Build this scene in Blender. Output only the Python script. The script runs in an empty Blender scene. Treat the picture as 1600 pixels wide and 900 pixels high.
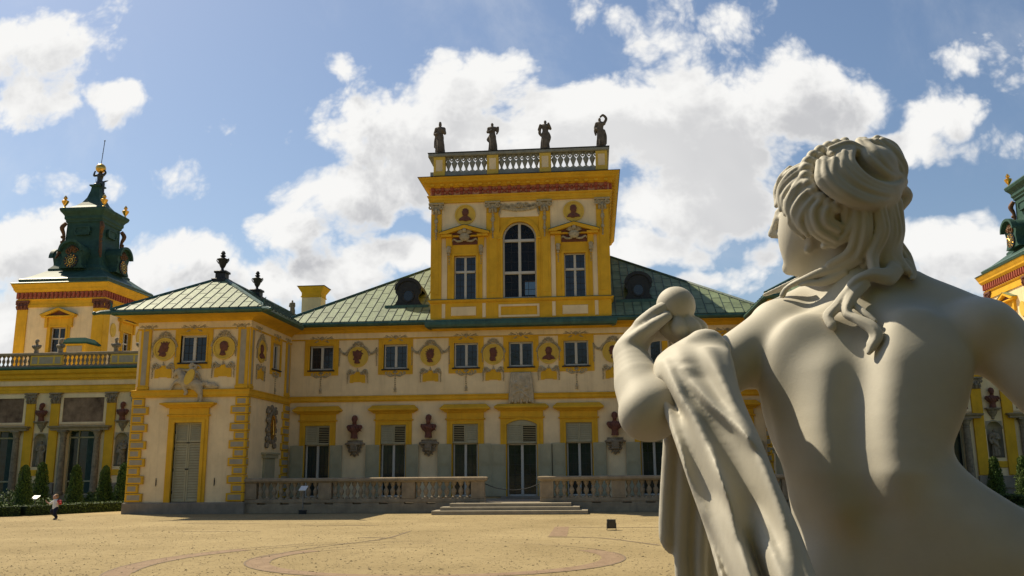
import bpy, bmesh, math, random
import numpy as np
from mathutils import Matrix, Vector, Euler
R = math.radians; PI = math.pi
S = bpy.context.scene
COL = S.collection
random.seed(7)

# ------------------------------------------------------------------ camera
F_PX, PITCH, YAW, ROLL, EYE = 1380.0, R(11.67), R(5.17), R(0.5), 1.7
cd = bpy.data.cameras.new("camera")
cam = bpy.data.objects.new("camera", cd); COL.objects.link(cam)
cd.sensor_width = 36.0; cd.lens = 36.0 * F_PX / 1600.0
cd.clip_start = 0.05; cd.clip_end = 6000.0
CAM_R = Matrix.Rotation(YAW, 3, 'Z') @ Matrix.Rotation(PI / 2 + PITCH, 3, 'X') @ Matrix.Rotation(-ROLL, 3, 'Z')
cam.matrix_world = Matrix.Translation((0, 0, EYE)) @ CAM_R.to_4x4()
S.camera = cam
CR = np.array(CAM_R)

# ------------------------------------------------------------------ world: daylight sky with cumulus
SUN_DIR = Vector((-5.4, 4.1, 8.6)).normalized()          # towards the sun
SUN_EL = math.asin(SUN_DIR.z); SUN_AZ = math.atan2(SUN_DIR.x, SUN_DIR.y)
W = bpy.data.worlds.new("World"); S.world = W; W.use_nodes = True
nt = W.node_tree; N = nt.nodes; L = nt.links; N.clear()
def wn(t, **k):
    n = N.new(t)
    for a, b in k.items(): setattr(n, a, b)
    return n
def wmath(op, a, b=None, c=None, clamp=False):
    n = wn('ShaderNodeMath', operation=op, use_clamp=clamp)
    for i, v in enumerate((a, b, c)):
        if v is None: continue
        if isinstance(v, (int, float)): n.inputs[i].default_value = v
        else: L.new(v, n.inputs[i])
    return n.outputs[0]
def wvec(op, a, b=None):
    n = wn('ShaderNodeVectorMath', operation=op)
    for i, v in enumerate((a, b)):
        if v is None: continue
        if isinstance(v, (tuple, list)): n.inputs[i].default_value = v
        else: L.new(v, n.inputs[i])
    return n.outputs['Value'] if op in ('DOT_PRODUCT', 'LENGTH') else n.outputs[0]
def wramp(v, a, b):
    n = wn('ShaderNodeMapRange', interpolation_type='SMOOTHSTEP', clamp=True)
    n.inputs[1].default_value = a; n.inputs[2].default_value = b
    L.new(v, n.inputs[0]); return n.outputs[0]
sky = wn('ShaderNodeTexSky', sky_type='NISHITA', sun_disc=False, sun_elevation=SUN_EL, sun_rotation=SUN_AZ,
         altitude=100.0, air_density=1.15, dust_density=1.1, ozone_density=2.6)
bg1 = wn('ShaderNodeBackground'); bg1.inputs[1].default_value = SKY_STRENGTH = 0.079
L.new(sky.outputs[0], bg1.inputs[0])
tc = wn('ShaderNodeTexCoord'); sep = wn('ShaderNodeSeparateXYZ'); L.new(tc.outputs['Generated'], sep.inputs[0])
yy = wmath('MAXIMUM', wmath('ABSOLUTE', sep.outputs[1]), 0.18)
gx = wmath('DIVIDE', sep.outputs[0], yy); gz = wmath('DIVIDE', sep.outputs[2], yy)
cmb = wn('ShaderNodeCombineXYZ'); L.new(gx, cmb.inputs[0]); L.new(gz, cmb.inputs[1]); g0 = cmb.outputs[0]
def noise(vec, scale, detail, rough=0.55, dist=0.0, off=(0, 0, 0)):
    n = wn('ShaderNodeTexNoise', noise_dimensions='3D'); n.inputs['Scale'].default_value = scale
    n.inputs['Detail'].default_value = detail; n.inputs['Roughness'].default_value = rough
    n.inputs['Distortion'].default_value = dist
    L.new(wvec('ADD', vec, off), n.inputs['Vector']); return n
# cumulus heaps: centre and half size as slopes (x/y, z/y) of the direction, weight
CLOUDS = [(-0.663,0.554,0.096,0.069,1.00), (-0.698,0.476,0.078,0.053,0.90), (-0.603,0.462,0.051,0.035,0.80), (-0.741,0.549,0.053,0.055,0.90), (-0.466,0.426,0.045,0.026,0.35), (-0.484,0.364,0.041,0.035,0.40), (-0.673,0.356,0.051,0.022,0.25), (-0.626,0.348,0.042,0.017,0.25), (-0.677,0.272,0.108,0.066,1.20), (-0.519,0.251,0.080,0.053,1.20), (-0.699,0.169,0.057,0.056,1.10), (-0.453,0.225,0.071,0.052,1.10), (-0.297,0.503,0.037,0.024,0.35), (-0.270,0.421,0.088,0.068,1.00), (-0.135,0.465,0.109,0.064,1.25), (-0.167,0.383,0.162,0.096,1.40), (-0.276,0.331,0.094,0.049,1.00), (-0.329,0.277,0.071,0.048,1.00), (-0.304,0.229,0.089,0.049,1.20), (-0.219,0.242,0.054,0.031,0.90), (-0.358,0.215,0.062,0.039,0.90), (-0.012,0.409,0.143,0.079,1.35), (0.124,0.395,0.154,0.094,1.45), (0.245,0.429,0.109,0.065,1.20), (0.135,0.315,0.130,0.067,1.30), (0.088,0.255,0.080,0.034,0.80), (0.019,0.537,0.054,0.034,0.40), (0.100,0.528,0.061,0.051,0.50), (0.192,0.531,0.060,0.038,0.45), (0.241,0.486,0.044,0.050,0.30), (0.310,0.426,0.050,0.032,0.60), (0.415,0.397,0.063,0.043,0.90), (0.354,0.353,0.077,0.035,0.90), (0.466,0.348,0.055,0.027,0.60), (0.435,0.452,0.035,0.028,0.40), (0.165,0.208,0.043,0.026,0.80), (0.188,0.229,0.036,0.023,0.70), (0.129,0.209,0.043,0.019,0.80), (0.398,0.230,0.102,0.044,1.00), (0.451,0.214,0.081,0.044,1.00), (0.577,0.452,0.137,0.064,0.80), (-0.878,0.440,0.132,0.108,0.90), (-0.086,0.707,0.240,0.065,0.80), (0.312,0.722,0.188,0.072,0.80), (-0.601,0.745,0.220,0.058,0.80), (0.615,0.238,0.098,0.058,1.00)]
def body_at(off):
    g0o = wvec('ADD', g0, off); wv = wvec('SUBTRACT', noise(g0o, 6.0, 3).outputs['Color'], (0.5, 0.5, 0.5))
    g1 = wvec('ADD', g0o, wvec('MULTIPLY', wv, (0.11, 0.08, 0.0))); dens = None
    for cx, cz, rx, rz, w in CLOUDS:
        d = wvec('MULTIPLY', wvec('SUBTRACT', g1, (cx, cz, 0)), (1 / rx, 1 / rz, 0))
        v = wmath('MULTIPLY', wmath('SUBTRACT', 1.0, wvec('DOT_PRODUCT', d, d)), w)
        dens = v if dens is None else wmath('SMOOTH_MAX', dens, v, 0.25)
    dens = wmath('MAXIMUM', dens, -0.9)
    puff = wn('ShaderNodeTexVoronoi', feature='SMOOTH_F1', voronoi_dimensions='2D', normalize=False)
    puff.inputs['Scale'].default_value = 9.0; puff.inputs['Smoothness'].default_value = 0.25; puff.inputs['Detail'].default_value = 4.0; puff.inputs['Roughness'].default_value = 0.62; puff.inputs['Lacunarity'].default_value = 2.1
    L.new(wvec('ADD', g0o, wvec('MULTIPLY', wv, (0.05, 0.05, 0.0))), puff.inputs['Vector'])
    fine = noise(g1, 11.0, 9, 0.64, 0.1).outputs['Fac']
    return wmath('ADD', dens, wmath('ADD', wmath('MULTIPLY', wmath('SUBTRACT', fine, 0.5), 1.9), wmath('MULTIPLY', wmath('SUBTRACT', 0.85, puff.outputs['Distance']), 0.80)))
body = body_at((0, 0, 0))
alpha = wramp(body, -0.05, 0.60)
veil = wmath('MULTIPLY', wramp(noise(g0, 3.2, 8, 0.62, 0.4, (3.1, 1.7, 0)).outputs['Fac'], 0.48, 0.80), 0.26)
alpha = wmath('MAXIMUM', alpha, veil)
# parts with much cloud between them and the sun are grey; rims and tops towards the sun stay bright
toward = body_at((-0.022, 0.040, 0))
grey = wramp(noise(g0, 2.6, 4, 0.55, 0.2, (1.3, 5.2, 0)).outputs['Fac'], 0.30, 0.70)
shade = wmath('MULTIPLY', wmath('MULTIPLY', wramp(toward, 0.05, 1.15), wramp(body, 0.1, 0.8)), wmath('ADD', wmath('MULTIPLY', grey, 0.6), 0.48), None, True)
mixc = wn('ShaderNodeMix', data_type='RGBA'); L.new(shade, mixc.inputs[0])
mixc.inputs[6].default_value = (0.895, 0.89, 0.875, 1); mixc.inputs[7].default_value = (0.50, 0.505, 0.525, 1)
bg2 = wn('ShaderNodeBackground'); L.new(mixc.outputs[2], bg2.inputs[0]); bg2.inputs[1].default_value = 0.81
low = wmath('MULTIPLY', wramp(sep.outputs[2], -0.02, 0.04), wramp(sep.outputs[1], -0.05, 0.30))
mx = wn('ShaderNodeMixShader'); L.new(wmath('MULTIPLY', alpha, low), mx.inputs[0]); L.new(bg1.outputs[0], mx.inputs[1]); L.new(bg2.outputs[0], mx.inputs[2])
out = wn('ShaderNodeOutputWorld'); L.new(mx.outputs[0], out.inputs[0])

# ------------------------------------------------------------------ sun
sd = bpy.data.lights.new("sun", 'SUN'); sd.energy = 5.0; sd.angle = R(0.55); sd.color = (1.0, 0.885, 0.67)
so = bpy.data.objects.new("sun", sd); COL.objects.link(so); so.location = (-30, 20, 60)
so.rotation_euler = (-SUN_DIR).to_track_quat('-Z', 'Y').to_euler()
vs = S.view_settings; vs.view_transform = 'Standard'; vs.look = 'None'; vs.exposure = 0.38; vs.gamma = 1.0; vs.use_curve_mapping = False
S.render.engine = 'CYCLES'; S.cycles.max_bounces = 6; S.cycles.diffuse_bounces = 3; S.cycles.glossy_bounces = 3
S.cycles.use_denoising = True; S.cycles.sample_clamp_indirect = 6.0

# ------------------------------------------------------------------ materials
MATS = {}
def mat(name, col, rough=0.85, var=0.12, vscale=3.0, bump=0.0, bscale=40.0, metal=0.0, spec=0.3, streak=0.0, col2=None, dirt=None, ss=(5.0, 5.0, 0.35)):
    m = bpy.data.materials.new(name); m.use_nodes = True; t = m.node_tree; b = t.nodes['Principled BSDF']
    b.inputs['Roughness'].default_value = rough; b.inputs['Metallic'].default_value = metal
    b.inputs['Specular IOR Level'].default_value = spec
    geo = t.nodes.new('ShaderNodeNewGeometry')
    n1 = t.nodes.new('ShaderNodeTexNoise'); n1.inputs['Scale'].default_value = vscale; n1.inputs['Detail'].default_value = 7; n1.inputs['Roughness'].default_value = 0.65
    t.links.new(geo.outputs['Position'], n1.inputs['Vector'])
    rmp = t.nodes.new('ShaderNodeValToRGB'); e = rmp.color_ramp.elements
    c2 = col2 or tuple(min(1, c * (1 + var)) for c in col)
    e[0].position = 0.32; e[1].position = 0.68
    e[0].color = tuple(c * (1 - var) for c in col) + (1,); e[1].color = tuple(c2) + (1,)
    t.links.new(n1.outputs['Fac'], rmp.inputs['Fac']); res = rmp.outputs['Color']
    if streak:
        mp = t.nodes.new('ShaderNodeMapping'); mp.inputs['Scale'].default_value = ss; t.links.new(geo.outputs['Position'], mp.inputs['Vector'])
        n3 = t.nodes.new('ShaderNodeTexNoise'); n3.inputs['Scale'].default_value = 1.0; n3.inputs['Detail'].default_value = 6; n3.inputs['Roughness'].default_value = 0.7
        t.links.new(mp.outputs[0], n3.inputs['Vector'])
        r3 = t.nodes.new('ShaderNodeMapRange'); r3.inputs[1].default_value = 0.50; r3.inputs[2].default_value = 0.78; r3.inputs[4].default_value = streak
        t.links.new(n3.outputs['Fac'], r3.inputs[0])
        mm = t.nodes.new('ShaderNodeMix'); mm.data_type = 'RGBA'; t.links.new(r3.outputs[0], mm.inputs[0]); t.links.new(res, mm.inputs[6])
        mm.inputs[7].default_value = tuple(dirt or tuple(c * 0.45 for c in col)) + (1,); res = mm.outputs[2]
    t.links.new(res, b.inputs['Base Color'])
    if bump:
        n2 = t.nodes.new('ShaderNodeTexNoise'); n2.inputs['Scale'].default_value = bscale; n2.inputs['Detail'].default_value = 6; n2.inputs['Roughness'].default_value = 0.65
        t.links.new(geo.outputs['Position'], n2.inputs['Vector'])
        bp = t.nodes.new('ShaderNodeBump'); bp.inputs['Strength'].default_value = bump; bp.inputs['Distance'].default_value = 0.6 / bscale
        t.links.new(n2.outputs['Fac'], bp.inputs['Height']); t.links.new(bp.outputs[0], b.inputs['Normal'])
    MATS[name] = m; return m
CREAM = mat('cream_stucco', (0.80, 0.625, 0.365), 0.92, 0.12, 0.9, 0.25, 26, streak=0.40, dirt=(0.48, 0.35, 0.20))
YEL = mat('yellow_stucco', (0.69, 0.385, 0.025), 0.9, 0.14, 1.2, 0.22, 26, streak=0.42, dirt=(0.43, 0.22, 0.02))
YELP = mat('pale_yellow_stucco', (0.66, 0.44, 0.075), 0.9, 0.1, 2.5, 0.2, 26, streak=0.2)
GREYP = mat('grey_painted_panel', (0.36, 0.31, 0.22), 0.9, 0.12, 3.0, 0.2, 30, streak=0.25)
PREL = mat('pale_relief_stone', (0.46, 0.375, 0.245), 0.9, 0.2, 6.0, 0.2, 40, streak=0.3)
STUC = mat('ornament_stucco', (0.40, 0.325, 0.20), 0.9, 0.3, 9.0, 0.3, 40)
TERRA = mat('terracotta', (0.155, 0.062, 0.042), 0.85, 0.2, 6.0, 0.2, 50, streak=0.3)
PINK = mat('frieze_pink_ground', (0.55, 0.27, 0.16), 0.9, 0.15, 5.0)
REDB = mat('frieze_red', (0.33, 0.085, 0.05), 0.9, 0.2, 5.0)
COPPER = mat('copper_patina', (0.175, 0.22, 0.12), 0.60, 0.3, 1.1, 0.2, 6, spec=0.2, streak=0.3, dirt=(0.11, 0.17, 0.11))
CUPC = mat('copper_cupola', (0.03, 0.075, 0.057), 0.6, 0.3, 2.2, 0.2, 14, spec=0.2, streak=0.45, dirt=(0.03, 0.07, 0.055))
COPD = mat('copper_dark', (0.028, 0.085, 0.062), 0.45, 0.35, 2.2, 0.2, 14, spec=0.5, streak=0.45, dirt=(0.10, 0.20, 0.15))
SEAM = mat('copper_seam', (0.045, 0.07, 0.055), 0.6, 0.3, 2.0)
BLK = mat('blackened_metal', (0.016, 0.017, 0.017), 0.55, 0.4, 6.0, 0.2, 30, spec=0.4)
GOLD = mat('gilding', (0.72, 0.44, 0.10), 0.33, 0.15, 9.0, metal=1.0)
GLASS = mat('window_glass', (0.014, 0.017, 0.022), 0.06, 0.3, 0.6, 0.04, 2.0, spec=0.55)
CURT = mat('curtained_glass', (0.018, 0.030, 0.027), 0.12, 0.5, 1.3, 0.03, 2.0, spec=0.5)
WHITE = mat('window_frame_paint', (0.50, 0.47, 0.40), 0.6, 0.06, 4.0, 0.05, 40)
MUNT = mat('lead_bar', (0.03, 0.03, 0.032), 0.6, 0.1, 4.0)
SHUT = mat('shutter_paint', (0.39, 0.35, 0.215), 0.65, 0.10, 2.2, 0.08, 30, streak=0.35, dirt=(0.24, 0.23, 0.17))
SAND = mat('balustrade_sandstone', (0.31, 0.24, 0.155), 0.92, 0.22, 2.6, 0.35, 30, streak=0.45, dirt=(0.10, 0.085, 0.065))
PLINTH = mat('plinth_stone', (0.26, 0.215, 0.16), 0.92, 0.18, 2.0, 0.3, 24, streak=0.4)
STONEG = mat('grey_sculpture_stone', (0.25, 0.20, 0.135), 0.9, 0.35, 5.0, 0.35, 35, streak=0.5, dirt=(0.06, 0.055, 0.045))
STONED = mat('weathered_dark_stone', (0.12, 0.10, 0.078), 0.92, 0.4, 4.0, 0.4, 30, streak=0.4, dirt=(0.03, 0.027, 0.022))
MARBLE = mat('marble', (0.50, 0.465, 0.385), 0.66, 0.08, 6.0, 0.10, 200, spec=0.3, streak=0.12, dirt=(0.38, 0.35, 0.29), ss=(14.0, 14.0, 5.0))
BRONZE = mat('dark_bronze', (0.025, 0.03, 0.028), 0.42, 0.4, 6.0, spec=0.5)
LEAF = mat('clipped_foliage', (0.075, 0.115, 0.018), 0.7, 0.5, 9.0, spec=0.25)
LEAF2 = mat('hedge_foliage', (0.065, 0.100, 0.018), 0.7, 0.5, 9.0, spec=0.25)
TWIG = mat('bark', (0.09, 0.065, 0.045), 0.9, 0.3, 20.0)
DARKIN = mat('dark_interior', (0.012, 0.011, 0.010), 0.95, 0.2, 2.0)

# ------------------------------------------------------------------ objects
ROOTLOC = {}
def thing(name, label, cat, loc=(0, 0, 0), rz=0.0, group=None, kind=None):
    o = bpy.data.objects.new(name, None); COL.objects.link(o); o.empty_display_size = 0.2
    o.location = loc; o.rotation_euler = (0, 0, rz); tag(o, label, cat, group, kind)
    return o
def tag(o, label=None, cat=None, group=None, kind=None):
    if label: o['label'] = label
    if cat: o['category'] = cat
    if group: o['group'] = group
    if kind: o['kind'] = kind
    return o
def wloc(o):
    v = Vector((0, 0, 0))
    while o is not None: v = v + o.location; o = o.parent
    return v
def kids(o): return list(o.children)
def copy_tree(o, parent=None, loc=None, rz=None, sc=None):
    c = o.copy(); COL.objects.link(c); c.parent = parent
    if loc is not None: c.location = loc
    if rz is not None: c.rotation_euler = (0, 0, rz)
    if sc is not None: c.scale = (sc, sc, sc)
    for ch in kids(o): copy_tree(ch, c)
    return c
def drop_tree(o):
    for ch in kids(o): drop_tree(ch)
    bpy.data.objects.remove(o)

def catmull(pts, n=6):
    P = [np.array(p, float) for p in pts]
    if len(P) < 3: 
        return [P[0] + (P[-1] - P[0]) * i / n for i in range(n + 1)]
    P = [2 * P[0] - P[1]] + P + [2 * P[-1] - P[-2]]; o = []
    for i in range(1, len(P) - 2):
        a, b, c, d = P[i - 1:i + 3]
        for k in range(n):
            t = k / n
            o.append(0.5 * (2 * b + (c - a) * t + (2 * a - 5 * b + 4 * c - d) * t * t + (3 * b - a - 3 * c + d) * t ** 3))
    o.append(P[-2]); return o

class MB:
    """collects shapes in a local frame (x right, y into the wall, z up) and links them as one mesh"""
    def __init__(s, M=None): s.v = []; s.f = []; s.M = M or Matrix.Identity(4)
    def add(s, vs, fs):
        n = len(s.v); s.v += [tuple(v) for v in vs]; s.f += [tuple(i + n for i in f) for f in fs]; return s
    def box(s, x0, x1, y0, y1, z0, z1):
        v = [(x0, y0, z0), (x1, y0, z0), (x1, y1, z0), (x0, y1, z0), (x0, y0, z1), (x1, y0, z1), (x1, y1, z1), (x0, y1, z1)]
        return s.add(v, [(3, 2, 1, 0), (4, 5, 6, 7), (0, 1, 5, 4), (1, 2, 6, 5), (2, 3, 7, 6), (3, 0, 4, 7)])
    def cbox(s, x0, x1, y0, y1, z0, z1, c=0.015):      # box with chamfered front edges (front is y0)
        o = [(x0, z0), (x1, z0), (x1, z1), (x0, z1)]; i = [(x0 + c, z0 + c), (x1 - c, z0 + c), (x1 - c, z1 - c), (x0 + c, z1 - c)]
        v = [(x, y1, z) for x, z in o] + [(x, y0 + c, z) for x, z in o] + [(x, y0, z) for x, z in i]
        f = [(3, 2, 1, 0), (8, 9, 10, 11)]
        for k in range(4):
            j = (k + 1) % 4; f += [(k, j, 4 + j, 4 + k), (4 + k, 4 + j, 8 + j, 8 + k)]
        return s.add(v, f)
    def prism(s, poly, y0, y1):                        # polygon in (x,z), counter-clockwise seen from the front (-y)
        a = sum(poly[i][0] * poly[(i + 1) % len(poly)][1] - poly[(i + 1) % len(poly)][0] * poly[i][1] for i in range(len(poly)))
        if a < 0: poly = poly[::-1]
        n = len(poly); v = [(x, y0, z) for x, z in poly] + [(x, y1, z) for x, z in poly]
        f = [tuple(range(n)), tuple(range(2 * n - 1, n - 1, -1))] + [(i + n, (i + 1) % n + n, (i + 1) % n, i) for i in range(n)]
        return s.add(v, f)
    def ring(s, outer, inner, y0, y1):                 # matching open/closed contours in (x,z): frame with thickness
        n = len(outer); v = []
        for y in (y0, y1): v += [(x, y, z) for x, z in outer] + [(x, y, z) for x, z in inner]
        f = []
        for i in range(n - 1):
            j = i + 1
            f += [(i, j, n + j, n + i), (2 * n + i, 3 * n + i, 3 * n + j, 2 * n + j), (i, 2 * n + i, 2 * n + j, j), (n + i, n + j, 3 * n + j, 3 * n + i)]
        return s.add(v, f)
    def lathe(s, prof, c=(0, 0, 0), n=12, sq=1.0, ph=0.0):
        v = []; f = []
        for r, z in prof:
            for k in range(n):
                a = 2 * PI * k / n + ph; v.append((c[0] + r * math.cos(a), c[1] + r * math.sin(a) * sq, c[2] + z))
        m = len(prof)
        for i in range(m - 1):
            for k in range(n):
                j = (k + 1) % n; f.append((i * n + k, i * n + j, (i + 1) * n + j, (i + 1) * n + k))
        f.append(tuple(range(n - 1, -1, -1))); f.append(tuple(range((m - 1) * n, m * n)))
        return s.add(v, f)
    def tube(s, pts, r, n=6, sm=0, flat=1.0):
        if sm: 
            k = len(pts); pts = catmull(pts, sm)
            if not isinstance(r, (int, float)): r = list(np.interp(np.linspace(0, 1, len(pts)), np.linspace(0, 1, len(r)), r))
        P = [np.array(p, float) for p in pts]; m = len(P); v = []; f = []
        rr = [r] * m if isinstance(r, (int, float)) else (list(r) if len(r) == m else list(np.interp(np.linspace(0, 1, m), np.linspace(0, 1, len(r)), r)))
        up = np.array((0, 0, 1.0)); prev = None
        for i in range(m):
            t = P[min(i + 1, m - 1)] - P[max(i - 1, 0)]; t = t / (np.linalg.norm(t) + 1e-9)
            a = np.cross(t, up if abs(t[2]) < 0.95 else np.array((1.0, 0, 0))) if prev is None else prev - t * np.dot(prev, t)
            a = a / (np.linalg.norm(a) + 1e-9); prev = a; b = np.cross(t, a)
            for k in range(n):
                an = 2 * PI * k / n; v.append(P[i] + rr[i] * (math.cos(an) * a + math.sin(an) * b * flat))
        for i in range(m - 1):
            for k in range(n):
                j = (k + 1) % n; f.append((i * n + k, i * n + j, (i + 1) * n + j, (i + 1) * n + k))
        f.append(tuple(range(n - 1, -1, -1))); f.append(tuple(range((m - 1) * n, m * n)))
        return s.add(v, f)
    def blob(s, c, r, n=6, m=4):
        if isinstance(r, (int, float)): r = (r, r, r)
        v = [(c[0], c[1], c[2] - r[2])]; f = []
        for i in range(1, m):
            a = -PI / 2 + PI * i / m
            for k in range(n):
                b = 2 * PI * k / n; v.append((c[0] + r[0] * math.cos(a) * math.cos(b), c[1] + r[1] * math.cos(a) * math.sin(b), c[2] + r[2] * math.sin(a)))
        v.append((c[0], c[1], c[2] + r[2])); t = len(v) - 1
        for k in range(n):
            j = (k + 1) % n; f += [(0, 1 + j, 1 + k), (t, 1 + (m - 2) * n + k, 1 + (m - 2) * n + j)]
            for i in range(m - 2): f.append((1 + i * n + k, 1 + i * n + j, 1 + (i + 1) * n + j, 1 + (i + 1) * n + k))
        return s.add(v, f)
    def mould(s, path, prof, closed=False, pre=None, post=None):
        """sweep a profile [(out,z)...] along a plan path; the outside is on the right of travel"""
        P = [np.array(p, float) for p in path]; n = len(P); nn = []
        for i in range(n):
            a = P[i - 1] if (i > 0 or closed) else (np.array(pre, float) if pre is not None else None)
            b = P[(i + 1) % n] if (i < n - 1 or closed) else (np.array(post, float) if post is not None else None)
            ds = [x / np.linalg.norm(x) for x in ([P[i] - a] if a is not None else []) + ([b - P[i]] if b is not None else [])]
            ns = [np.array((d[1], -d[0])) for d in ds]
            m = sum(ns); m = m / np.linalg.norm(m); nn.append(m / max(0.2, float(np.dot(m, ns[0]))))
        k = len(prof); v = []
        for i in range(n):
            for o, z in prof: q = P[i] + nn[i] * o; v.append((q[0], q[1], z))
        f = []
        for i in range(n if closed else n - 1):
            j = (i + 1) % n
            for a in range(k - 1): f.append((i * k + a, j * k + a, j * k + a + 1, i * k + a + 1))
        if not closed: f += [tuple(range(k - 1, -1, -1)), tuple(range((n - 1) * k, n * k))]
        return s.add(v, f)
    def wall(s, x0, x1, z0, z1, holes, y=0.0, reveal=0.25):
        xs = sorted({x0, x1} | {a for h in holes for a in h[:2]}); zs = sorted({z0, z1} | {a for h in holes for a in h[2:4]})
        for i in range(len(xs) - 1):
            for j in range(len(zs) - 1):
                cx = (xs[i] + xs[i + 1]) / 2; cz = (zs[j] + zs[j + 1]) / 2
                if any(h[0] < cx < h[1] and h[2] < cz < h[3] for h in holes): continue
                s.add([(xs[i], y, zs[j]), (xs[i + 1], y, zs[j]), (xs[i + 1], y, zs[j + 1]), (xs[i], y, zs[j + 1])], [(0, 1, 2, 3)])
        for a, b, c, d in [h[:4] for h in holes]:
            s.add([(a, y, c), (b, y, c), (b, y, d), (a, y, d), (a, y + reveal, c), (b, y + reveal, c), (b, y + reveal, d), (a, y + reveal, d)],
                  [(0, 4, 5, 1), (1, 5, 6, 2), (2, 6, 7, 3), (3, 7, 4, 0)])
        return s
    def build(s, name, m, parent=None, smooth=None, base=None):
        """base: world position the mesh is stored relative to (default: the parent's place)"""
        off = Vector(base) if base is not None else (wloc(parent) if parent is not None else Vector((0, 0, 0)))
        me = bpy.data.meshes.new(name)
        flip = s.M.determinant() < 0
        vv = [tuple(s.M @ Vector(v) - off) for v in s.v]
        me.from_pydata(vv, [], [f[::-1] for f in s.f] if flip else s.f); me.update()
        me.materials.append(m)
        if smooth is not None:
            me.shade_smooth()
            me.set_sharp_from_angle(angle=R(smooth))
        o = bpy.data.objects.new(name, me); COL.objects.link(o)
        if parent is not None: o.parent = parent
        return o

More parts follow.
